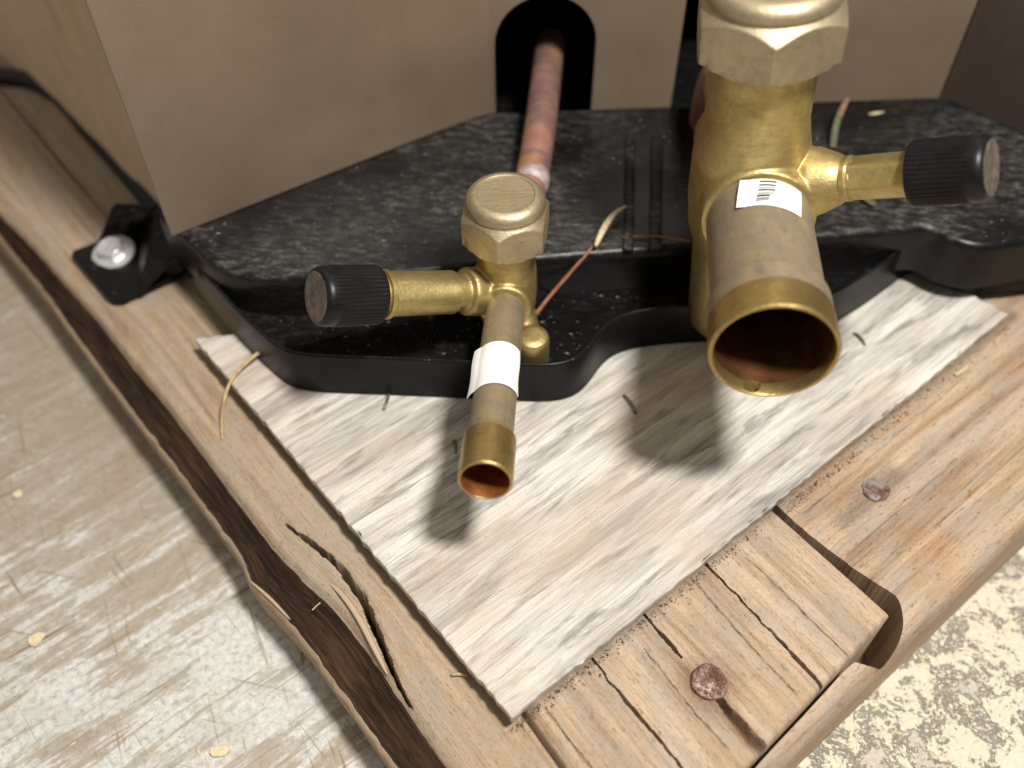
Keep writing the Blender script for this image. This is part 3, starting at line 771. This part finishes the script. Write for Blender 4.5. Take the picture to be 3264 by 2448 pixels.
# added stand-in for the tan surface behind the strap, tilted to catch the lamp
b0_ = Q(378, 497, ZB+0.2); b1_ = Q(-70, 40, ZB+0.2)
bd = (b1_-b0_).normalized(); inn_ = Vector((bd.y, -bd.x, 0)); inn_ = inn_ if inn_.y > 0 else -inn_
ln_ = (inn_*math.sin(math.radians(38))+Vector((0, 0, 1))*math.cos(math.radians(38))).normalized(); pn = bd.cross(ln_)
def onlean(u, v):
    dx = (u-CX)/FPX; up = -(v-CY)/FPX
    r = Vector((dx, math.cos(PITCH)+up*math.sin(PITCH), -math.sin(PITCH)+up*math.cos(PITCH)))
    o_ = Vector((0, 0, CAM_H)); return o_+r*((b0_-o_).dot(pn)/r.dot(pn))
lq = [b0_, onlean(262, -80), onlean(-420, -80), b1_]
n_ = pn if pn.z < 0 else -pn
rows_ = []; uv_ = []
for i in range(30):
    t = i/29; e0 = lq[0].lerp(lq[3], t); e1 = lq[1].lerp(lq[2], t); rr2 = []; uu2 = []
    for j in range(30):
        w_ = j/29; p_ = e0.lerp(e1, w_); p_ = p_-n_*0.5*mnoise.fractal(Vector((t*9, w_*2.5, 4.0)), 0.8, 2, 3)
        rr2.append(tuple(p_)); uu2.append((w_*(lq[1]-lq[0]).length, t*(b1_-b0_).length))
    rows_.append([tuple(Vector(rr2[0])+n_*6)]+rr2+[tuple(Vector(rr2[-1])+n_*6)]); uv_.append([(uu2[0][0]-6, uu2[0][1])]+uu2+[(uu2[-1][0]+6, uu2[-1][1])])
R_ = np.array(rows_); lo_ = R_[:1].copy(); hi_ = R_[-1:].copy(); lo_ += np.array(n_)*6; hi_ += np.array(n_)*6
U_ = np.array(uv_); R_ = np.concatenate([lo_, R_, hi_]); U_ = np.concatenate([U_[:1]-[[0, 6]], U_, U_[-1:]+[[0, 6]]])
lb_ = empty('added_tan_board', b0_)
lbm = grid_mesh('board_face', R_, W_BRIGHTENED, lb_, U_)
tag(lb_, 'added board standing in for the bright tan surface behind the black strap at the upper left', 'board')

# hold-down tab with its gusset and screw
TZ = ZB+0.6
tp = [Q(152, 552, TZ+2), Q(158, 540, TZ+2), Q(205, 522, TZ+2), Q(310, 470, TZ+2), Q(420, 560, TZ+2), Q(390, 590, TZ+2), Q(262, 650, TZ+2), Q(240, 650, TZ+2), Q(228, 642, TZ+2)]
tab = prism('hold_down_tab', tp, TZ, TZ+2.0, PAN_CLEAN, unit, 0.5, 2)
tab['label'] = 'black steel tab screwed down to the left plank'
ga = Q(233, 460, TZ+2); 
def gusset(pts, name='gusset', th=1.4):
    a = [Vector(p) for p in pts]; nrm = (a[1]-a[0]).cross(a[2]-a[0]).normalized()
    k = len(a); V = a+[p+nrm*th for p in a]
    F = [tuple(range(k)), tuple(reversed(range(k, 2*k)))]+[(i, (i+1) % k, k+(i+1) % k, k+i) for i in range(k)]
    me = mesh_from(V, F, False); bm = bmesh.new(); bm.from_mesh(me); bmesh.ops.recalc_face_normals(bm, faces=bm.faces)
    bmesh.ops.bevel(bm, geom=list(bm.edges), offset=0.3*MM, segments=2, affect='EDGES'); bm.to_mesh(me); bm.free()
    o = link(name, me, PAN_CLEAN); adopt(o, tab); return o
gusset([Q(308, 520, TZ+1.9), Q(305, 640, TZ+1.9), Q(392, 548, 7), Q(345, 462, 8)])
gusset([Q(212, 520, TZ+1.9), Q(318, 505, TZ+1.9), Q(330, 452, 7), Q(240, 446, 7)])
gusset([Q(330, 452, 6.5), Q(240, 446, 6.8), Q(250, 438, 6.8), Q(340, 440, 6.5)])
sp_ = Q(247, 548, TZ+2.0)
ax = Vector((-0.10, -0.16, 1)).normalized()
screw = lathe('hex_screw', [(2.3, -8), (2.3, 0), (6.7, 0.05), (6.9, 0.5), (6.6, 1.0), (5.2, 1.25), (4.9, 1.3)], sp_, ax, ZINC, None, 48); adopt(screw, tab)
def hexr(rf, rot=0.0):
    def f(r, s, th):
        a = (th-rot) % (math.pi/3)-math.pi/6
        return min(r, rf/math.cos(a))
    return f
hd = lathe('screw_head', [(4.3, 1.2), (4.3, 3.2), (3.9, 3.7), (3.5, 3.8), (3.1, 3.6), (1.8, 3.5), (0.3, 3.5)], sp_, ax, ZINC, None, 96, hexr(3.6, 0.3)); adopt(hd, tab)

# ------------------------------------------------------------------ service valves
def body_mesh(pieces, voxel=0.42, smooth=10):
    """cast body: overlapping lathes fused into one skin with soft fillets"""
    V = []; F = []
    for prof, o, a in pieces:
        v, f = lathe_data(prof, o, a, 48); m = len(prof); b = len(V)
        V += v; F += [tuple(i+b for i in q) for q in f]
        F.append(tuple(reversed([b+i for i in range(48)]))); F.append(tuple(b+(m-1)*48+i for i in range(48)))
    me = mesh_from(V, F, True)
    bm = bmesh.new(); bm.from_mesh(me); bmesh.ops.recalc_face_normals(bm, faces=bm.faces); bm.to_mesh(me); bm.free()
    return me
def fuse(o, voxel=0.42, it=8, fac=0.5):
    r = o.modifiers.new('fuse', 'REMESH'); r.mode = 'VOXEL'; r.voxel_size = voxel*MM; r.use_smooth_shade = True
    s = o.modifiers.new('soften', 'SMOOTH'); s.iterations = it; s.factor = fac
def hex_cap(name, center, z0, z1, af, rtop, rot, mat, parent, body_r, axis=(0, 0, 1)):
    """hexagonal cap with chamfered corners and a rounded drum top"""
    h = z1-z0; hz = z0+h*0.70
    rc = af/2/math.cos(math.pi/6)
    prof = [(body_r*0.9, z0)]
    pr = []
    # chamfered lower corners, hex band, chamfer up to the drum
    for s, r in ((0.0, af/2*1.0), (0.05, af/2*1.06), (0.13, rc), (0.40, rc), (0.78, rc)): pr.append((r, z0+(hz-z0)*s))
    for i in range(1, 17):
        t = i/16; pr.append((rc+(rtop*1.0-rc)*t, z0+(hz-z0)*0.78+(hz-z0)*0.22*t))
    pr += [(rtop*0.985, hz+h*0.01), (rtop*0.965, hz+h*0.03), (rtop*0.965, hz+h*0.05), (rtop*0.995, hz+h*0.08)]
    for i in range(1, 11):
        a = math.pi/2*i/10; rr_ = h*0.19
        pr.append((rtop-rr_+rr_*math.cos(a), hz+h*0.10+rr_*math.sin(a)))
    pr += [(rtop*0.72, z1-h*0.012), (rtop*0.70, z1-h*0.03), (rtop*0.66, z1-h*0.03), (rtop*0.3, z1-h*0.03), (0.05, z1-h*0.03)]
    f = hexr(af/2, rot)
    return lathe(name, pr, (center[0], center[1], 0), axis, mat, parent, 180, f, (True, True), auto=28)
def port_cap(parent, c, a, s0, s1, r, label=None):
    """black plastic cap with ribs along its length and a plain rounded collar at the end"""
    nr_ = 44
    def rf(rad, s, th):
        if s0+0.6 < s < s1-3.6 and rad > r*0.9: return rad*(1-0.045*(0.5+0.5*math.cos(nr_*th)))
        return rad
    prof = [(r*0.72, s0+1.2), (r*0.80, s0), (r*0.96, s0), (r*0.985, s0+0.3), (r, s0+0.7), (r, (s0+s1)/2), (r, s1-3.8), (r*0.985, s1-3.5), (r*0.985, s1-1.9), (r*0.96, s1-1.1), (r*0.90, s1-0.5), (r*0.82, s1-0.15), (r*0.76, s1-0.05), (r*0.6, s1-0.12), (r*0.3, s1-0.3), (0.05, s1-0.35)]
    o = lathe('port_cap', prof, c, a, [KNURL, CAPDUST], parent, 264, rf, (False, True), [0]*11+[1]*4, auto=60)
    if label: o['label'] = label
    return o
def stub(parent, M0, B0, r_pipe, r_end, wall_, end_len, cols, seg=72, pre=0.0, lip_in=0):
    """pipe stub from the body (B0) to its open swaged mouth (M0)"""
    a = (M0-B0); L = a.length; a.normalize()
    s1 = L-end_len
    pipe = lathe('pipe_stub', [(r_pipe, -2), (r_pipe, s1*0.3), (r_pipe, s1*0.7), (r_pipe, s1-pre-2.2), (r_pipe+(r_end-r_pipe)*0.15, s1-pre-1.4), (r_pipe+(r_end-r_pipe)*0.85, s1-pre-0.5), (r_end*0.99, s1-pre+0.2), (r_end*0.995, s1)], B0, a, cols[0], parent, seg, None, (True, False))
    ri = r_end-wall_
    pr = [(r_end*0.995, s1), (r_end, s1+1), (r_end, L-0.9), (r_end*1.004, L-0.35), (r_end-wall_*0.35, L), (ri+wall_*0.2, L), (ri, L-0.4), (ri, L-3.2), (ri, L-end_len*0.8), (r_pipe-wall_, L-end_len-1.2), (r_pipe-wall_, L-end_len-14), (r_pipe-wall_, 3)]
    end = lathe('swaged_mouth', pr, B0, a, [cols[1], cols[2]], parent, seg, None, (False, True), [0, 0, 0, 0, 0, 0, lip_in, 1, 1, 1, 1])
    return pipe, end, a, L
def wrap_label(name, parent, B0, a, R, corners, mat, lift=None, n=(28, 14), h=0.16):
    """paper patch on a pipe: corners as (angle deg from top toward +side, distance along) TL,TR,BR,BL"""
    u, w, ax = frame(a)          # w points up-ish
    if w.z < 0: w = -w; u = -u
    side = u if u.x > 0 else -u
    V = []; F = []
    c = [np.array(x, float) for x in corners]
    for k in (0, 1):
        for i in range(n[0]+1):
            s = i/n[0]
            for j in range(n[1]+1):
                t = j/n[1]
                p = (c[0]*(1-s)+c[1]*s)*(1-t)+(c[3]*(1-s)+c[2]*s)*t
                th = math.radians(p[0]); rr_ = R+h+k*0.12+(lift(s, t) if lift else 0)
                V.append(Vector(B0)+ax*p[1]+(w*math.cos(th)+side*math.sin(th))*rr_)
    m = n[1]+1; tot = (n[0]+1)*m
    for k in (0, 1):
        for i in range(n[0]):
            for j in range(n[1]):
                q = (k*tot+i*m+j, k*tot+i*m+j+1, k*tot+(i+1)*m+j+1, k*tot+(i+1)*m+j); F.append(q)
    ring = [i*m for i in range(n[0]+1)]+[n[0]*m+j for j in range(1, m)]+[i*m+m-1 for i in range(n[0]-1, -1, -1)]+[j for j in range(m-2, 0, -1)]
    for x, y in zip(ring, ring[1:]+ring[:1]): F.append((x, y, y+tot, x+tot))
    me = mesh_from(V, F, True)
    bm = bmesh.new(); bm.from_mesh(me); bmesh.ops.recalc_face_normals(bm, faces=bm.faces); bm.to_mesh(me); bm.free()
    me.set_sharp_from_angle(angle=math.radians(40))
    o = link(name, me, mat)
    if parent: adopt(o, parent)
    return o

# ---- small liquid line valve
sv = empty('service_valve', (-1.5, 172, TRAY))
tag(sv, 'small brass valve with hexagonal cap and narrow pipe stub with blank white sticker', 'valve', 'brass service valves')
C1 = Vector((-1.5, 172, 0)); a1 = Vector((-0.80, -0.45, 0.40)).normalized(); c1 = Vector((-1.5, 171, 23.6))
M1 = Vector((-5.4, 104.5, 35.0)); B1 = Vector((-1.3, 168.0, 24.6))
d1 = (M1-B1).normalized()
pieces = [([(7.0, 14.0), (7.4, 17), (7.4, 38), (7.3, 42.5)], (C1.x, C1.y, 0), (0, 0, 1)),
          ([(7.2, 16), (7.7, 19), (7.9, 24), (7.7, 30), (7.2, 34)], (C1.x, C1.y, 0), (0, 0, 1)),
          ([(6.7, 0), (6.7, 7.4), (6.3, 8.1)], B1-d1*2, d1),
          ([(6.1, 0), (6.1, 12.3), (5.7, 13.0), (4.3, 13.2), (4.2, 18)], c1, a1),
          ([(5.4, 0), (5.2, 9), (4.8, 16)], (C1.x+0.5, C1.y, 30.0), (0.1, 1, 0.05)),
          ([(4.4, 0.0), (4.4, 8.4), (4.0, 9.5), (2.6, 10.0)], (5.2, 160.5, 8.3), (0, 0, 1)), ([(5.0, 8.3), (5.6, 15)], (1.2, 170.5, 0), (0, 0, 1)), ([(4.2, 0), (4.6, 10)], (4.6, 161, 12.5), (-0.35, 1, 0.35))]
bo = link('valve_body', body_mesh(pieces), BRASS); adopt(bo, sv); fuse(bo, 0.3, 4)
hex_cap('hex_cap', C1, 40.6, 54.2, 19.6, 9.5, math.radians(21), BRASS_CAP, sv, 6)
neck = lathe('port_fitting', [(3.6, 15.5), (4.6, 16.4), (5.35, 16.8), (5.35, 17.6), (5.55, 18.2), (5.55, 34.6), (5.9, 35.0), (5.9, 36.2), (5.2, 36.4), (5.2, 41)], c1, a1, BRASS, sv, 96,
             lambda r, s, th: min(r, 5.15/abs(math.cos((th % (math.pi/2))-math.pi/4))) if 18 < s < 34.8 else r, auto=30)
port_cap(sv, c1, a1, 37.6, 53.0, 7.0, 'ribbed black plastic cap on the left port')
p1, e1, ax1, L1 = stub(sv, M1, B1+d1*3, 4.85, 5.65, 0.75, 11.5, [BRASS_DULL, BRASS_END, COPPER_IN], lip_in=1)
lab = wrap_label('blank_sticker', sv, B1+d1*3, ax1, 4.9, [(-72, 22.5), (66, 22.0), (80, 36.5), (-84, 37.5)], PAPER, lambda s, t: 0.9*max(0, 0.16-s)/0.16+0.12*math.sin(7*t), (32, 16))
# copper line back into the cabinet
back1 = smooth_path([(0, 181, 30.3), (5.9, 208, 31.2), (9.2, 240, 32.2), (11.6, 268, 33.6), (12.6, 279, 32.0), (12.9, 283, 22), (13.0, 284, 5)], 3)
tube('copper_line', back1, 4.6, COPPER, sv, 32)
tube('braze_ring', [(4.9, 203.3, 31.1), (5.5, 206.0, 31.2), (6.0, 208.6, 31.2)], lambda t: 4.62+0.22*math.sin(math.pi*t), BRAZE, sv, 32)

# ---- large suction valve
bv = empty('service_valve', (59.5, 177, TRAY))
tag(bv, 'large brass valve at right with wide open pipe mouth and barcode sticker', 'valve', 'brass service valves')
T2 = Vector((-0.085, 0, 1)).normalized(); C2 = Vector((60.2, 177, 0)); a2 = Vector((0.74, -0.48, 0.46)).normalized(); c2 = Vector((57.5, 176, 53.0))
M2 = Vector((50.8, 119.9, 56.3)); B2 = Vector((57.0, 175.0, 52.6))
d2 = (M2-B2).normalized()
pieces = [([(10.9, 8.4), (11.3, 12), (11.6, 40), (11.4, 70), (11.3, 90)], (C2.x, C2.y, 0), T2),
          ([(11.5, 36), (13.2, 42), (13.8, 51), (13.4, 62), (12.0, 69), (11.5, 72)], (C2.x, C2.y, 0), T2),
          ([(12.9, 0), (12.9, 14.4), (12.6, 15.4), (11.4, 15.6)], B2-d2*3, d2),
          ([(8.0, 0), (7.6, 15.5), (5.8, 19.8), (4.6, 21.8), (4.4, 24)], c2, a2),
          ([(12.0, 0), (11.6, 14), (11.2, 22)], (C2.x-3.5, C2.y, 52), (0.02, 1, 0.0))]
bo = link('valve_body', body_mesh(pieces), BRASS); adopt(bo, bv); fuse(bo, 0.36, 5)
hex_cap('hex_cap', C2, 88.0, 104.0, 28.2, 13.7, math.radians(-7), BRASS_CAP, bv, 11, T2)
lathe('port_fitting', [(4.2, 20.5), (4.7, 21.6), (5.0, 21.8), (5.0, 22.8), (4.75, 23.2), (4.8, 34), (4.8, 40)], c2, a2, BRASS, bv, 96,
      lambda r, s, th: min(r, 4.3/math.cos((th % (math.pi/3))-math.pi/6)) if 23 < s < 36 else r, auto=25)
port_cap(bv, c2, a2, 36.0, 51.2, 6.9, 'ribbed black plastic cap with dusty end on the right port')
p2, e2, ax2, L2 = stub(bv, M2, B2+d2*8, 11.55, 12.5, 0.95, 8.2, [BRASS_DULL, BRASS_END, DARK_IN], 96, 4.5)
bl = wrap_label('barcode_sticker', bv, B2+d2*8, ax2, 11.65, [(-29, 5.2), (37, 6.3), (31, 16.2), (-36, 14.2)], PAPER, lambda s, t: 0.5*max(0, 0.12-s)/0.12+0.10*math.sin(5*t), (40, 16))
rnd = random.Random(11)
V = []; F = []
u_, w_, x_ = frame(ax2)
if w_.z < 0: w_ = -w_; u_ = -u_
sd_ = u_ if u_.x > 0 else -u_
pos = 6.4
while pos < 14.0:
    wdt = rnd.choice([0.22, 0.28, 0.45, 0.6]); th0 = -10-(pos-6.4)*0.9; th1 = th0+ (17 if pos < 11 else 13)
    b = len(V)
    for i in range(7):
        th = math.radians(th0+(th1-th0)*i/6)
        for s in (pos, pos+wdt): V.append(B2+d2*8+x_*s+(w_*math.cos(th)+sd_*math.sin(th))*(11.65+0.43))
    for i in range(6): F.append((b+2*i, b+2*i+1, b+2*i+3, b+2*i+2))
    pos += wdt+rnd.choice([0.4, 0.5, 0.75])
bars = link('barcode', mesh_from(V, F), INK); adopt(bars, bl)
# water bead on the lower lip
V, F = lathe_data([(0.05, -0.2), (1.4, -0.15), (2.0, 0.1), (1.9, 0.35), (1.4, 0.6), (0.7, 0.75), (0.05, 0.8)], (0, 0, 0), (0, 0, 1), 32)
wd_ = link('water_drop', mesh_from(V, F), GLASSW)
pw = M2-d2*1.6+Vector((-2.2, 0, -11.25)); wd_.location = pw*MM; adopt(wd_, e2)
tube('copper_line', smooth_path([(58, 184, 47), (60.5, 212, 46), (61.8, 230, 45), (62.3, 240, 42), (62.6, 245, 33), (62.8, 246, 23)], 3), 8.0, COPPER, bv, 40)

# ------------------------------------------------------------------ straw, leaves and chips
st = empty('dry_grass_stem', P(1725, 990, TRAY)); tag(st, 'thin red-brown grass stem with pale husk standing between the two valves', 'straw')
sp = smooth_path([P(1700, 1010, TRAY+0.6), P(1760, 935, 12), P(1830, 855, 18), P(1900, 775, PLAT+1.6), P(1960, 690, PLAT+2.5), P(1990, 655, PLAT+3)], 2)
tube('stem', sp, lambda t: 0.62-0.3*t, STEM, st, 8)
tube('husk', smooth_path([P(1898, 785, PLAT+2.4), P(1915, 745, PLAT+3), P(1940, 700, PLAT+3.6), P(1965, 675, PLAT+4), P(1995, 658, PLAT+4.3)], 2), lambda t: (0.2+0.85*math.sin(math.pi*min(1, t*1.05))**0.7*(1-0.35*t), 0.5), HUSK, st, 10)
tag(tube('straw_fibre', smooth_path([P(1985, 757, PLAT+0.8), P(2060, 752, PLAT+1.0), P(2130, 757, PLAT+2.2), P(2200, 768, PLAT+3)], 2), 0.28, STEM, None, 6), 'hair-thin orange fibre lying across the deck ribs left of the large valve', 'straw')
tw = smooth_path([P(850, 1102, 3), P(820, 1128, 3.2), P(780, 1160, 2.6), P(735, 1210, 1.2), P(715, 1270, 0.6), P(705, 1330, -5.5), P(708, 1400, -6.9)], 2)
tag(tube('straw_fibre', tw, lambda t: 0.62-0.35*t, STRAW, None, 8), 'pale curved straw over the left edge of the grey board', 'straw')
lf = empty('grass_blade', P(2665, 470, PLAT)); tag(lf, 'short brown and green grass blade behind the right port of the large valve', 'grass')
lp = [P(2655, 470, PLAT+1), P(2660, 420, PLAT+4), P(2672, 375, PLAT+6), P(2690, 335, PLAT+7.5), P(2703, 312, PLAT+8)]
lps = smooth_path(lp, 2); h = len(lps)//2
tube('blade', lps[:h+1], lambda t: (1.0, 0.2), GREEN, lf, 10); tube('blade_tip', lps[h:], lambda t: (1.0-0.7*t*t, 0.2), LEAFTIP, lf, 10)
tag(tube('leaf_scrap', smooth_path([P(2735, 600, PLAT+0.8), P(2760, 630, PLAT+1.0), P(2790, 655, PLAT+0.8)], 2), lambda t: (0.3+1.2*math.sin(math.pi*t), 0.25), GREEN, None, 8), 'tiny green leaf scrap on the deck below the right port', 'leaf')
tag(tube('chaff', [P(2768, 364, PLAT+0.5), P(2790, 361, PLAT+0.6), P(2818, 357, PLAT+0.5)], lambda t: (0.2+0.55*math.sin(math.pi*t), 0.25), HUSK, None, 8), 'pale sliver of chaff on the deck behind the right port cap', 'chaff')
fibs = [([(930, 1760), (945, 1900), (958, 2050), (962, 2120)], FLOOR_Z+0.4, 0.3, 'fine straw hair hanging down from the bark edge onto the floor'),
        ([(995, 1945), (1015, 1925), (1045, 1905)], -13, 0.2, 'short pale bristle sticking out of the bark edge'),
        ([(1440, 2150), (1462, 2148), (1490, 2152)], ZB+1.0, 0.4, 'short splinter lying on the tan plank beside the board edge'),
        ([(620, 945), (650, 968), (690, 972)], ZB+0.8, 0.3, 'curled thin fibre on the plank below the black tab'),
        ([(3045, 1195), (3062, 1185), (3080, 1170)], ZS+0.6, 0.55, 'pale sliver at the edge between grey board and right plank'),
        ([(2550, 1690), (2570, 1720), (2600, 1745)], ZS+0.5, 0.2, 'thin fibre beside the nail in the right plank')]
for a, z_, r_, lb in fibs[:5]:
    tag(tube('wood_fibre', smooth_path([P(u, v, z_) for u, v in a], 2), r_, STRAW if r_ < 0.45 else HUSK, None, 6), lb, 'fibre')
def chip(u, v, r, seed, lb):
    rnd = random.Random(seed); k = 9
    c0 = P(u, v, FLOOR_Z+0.2); poly = []
    for i in range(k):
        th = 2*math.pi*i/k; rr_ = r*rnd.uniform(0.55, 1.15); poly.append(Vector((c0.x+math.cos(th)*rr_*1.2, c0.y+math.sin(th)*rr_, 0)))
    tag(prism('wood_chip', poly, FLOOR_Z+0.2, FLOOR_Z+1.2, CHIP, None, 0.25, 1), lb, 'wood chip', 'chips on the floor')
chip(118, 2040, 2.2, 1, 'pale chip on the floor nearest the left edge')
chip(700, 2395, 2.0, 2, 'pale chip on the floor at the bottom beside the bark edge')
chip(60, 1575, 1.6, 4, 'pale chip on the floor farthest from the bark edge, upper left')

# ------------------------------------------------------------------ loose sawdust and grit, uncountable
def scatter(name, pts, mat, rmin, rmax, seed, lb, cat, elong=1.0, amax=6.28):
    rnd = random.Random(seed); V = []; F = []
    for p in pts:
        r = rnd.uniform(rmin, rmax)*(0.5+rnd.random()**2); a = rnd.uniform(-amax, amax); e = elong*rnd.uniform(0.6, 1.4)
        d = Vector((math.cos(a), math.sin(a), 0)); w = Vector((-d.y, d.x, 0)); b = len(V)
        V += [p+d*r*e, p+w*r*0.7, p-d*r*e*0.9, p-w*r*0.6, p+Vector((0, 0, r*0.8))+d*r*0.2]
        F += [(b, b+1, b+4), (b+1, b+2, b+4), (b+2, b+3, b+4), (b+3, b, b+4), (b+3, b+2, b+1, b)]
    o = link(name, mesh_from(V, F, False), mat); o['kind'] = 'stuff'; tag(o, lb, cat); return o
rnd = random.Random(77)
edge_pts = []
seg = [P(u, v, 0) for u, v in BOARD_EDGE[1:]]
for _ in range(1100):
    i = rnd.randrange(len(seg)-1); p = seg[i].lerp(seg[i+1], rnd.random()); off = abs(rnd.gauss(0, 1.1))+0.15
    edge_pts.append(Vector((p.x+U.y*off, p.y-U.x*off, (ZK if i < 2 else ZS)+0.12)))
scatter('grit', edge_pts, plain('dark_grit', (0.10, 0.085, 0.068), 0.9, 0, 0.5, 0.8), 0.10, 0.34, 5, 'dark grit gathered along the lower right edge of the grey board', 'grit')
dust = []
for _ in range(380): dust.append(P(rnd.uniform(-50, 1250), rnd.uniform(1000, 2500), FLOOR_Z+0.1))
dust = [p for p in dust if not inpoly(np.array([p.x]), np.array([p.y]), [Vector(q) for q in list(low[::12])]+[Vector((400, 0, 0)), Vector((400, 600, 0)), Vector((-250, 600, 0))])[0]]
for _ in range(260): dust.append(P(rnd.uniform(2650, 3300), rnd.uniform(1850, 2500), FLOOR_Z+0.1))
scatter('sawdust', dust, CHIP, 0.18, 0.55, 6, 'fine pale sawdust scattered over the floor', 'sawdust', 1.8)
specks = []
for _ in range(420):
    p = P(rnd.uniform(620, 3264), rnd.uniform(380, 880), PLAT+0.03)
    if inpoly(np.array([p.x]), np.array([p.y]), inward(pl, 2.5)+[Vector((270, 262, 0)), Q(2040, 216, PLAT), Q(1038, 250, PLAT), A0])[0]: specks.append(p)
for _ in range(200):
    p = P(rnd.uniform(700, 2100), rnd.uniform(880, 1130), TRAY+0.03)
    if inpoly(np.array([p.x]), np.array([p.y]), inward(rim, 3.2)+[Vector((260, 320, 0)), Vector((-60, 320, 0))])[0] and not inpoly(np.array([p.x]), np.array([p.y]), inward(pl, -0.6)+[Vector((270, 320, 0)), Vector((-80, 320, 0))])[0]: specks.append(p)
scatter('dust_specks', specks, plain('pale_dust', (0.50, 0.47, 0.42), 0.9, 0, 0.3, 0.8), 0.05, 0.15, 8, 'pale dust specks lying over the black pan', 'dust', 3.6, 0.35)
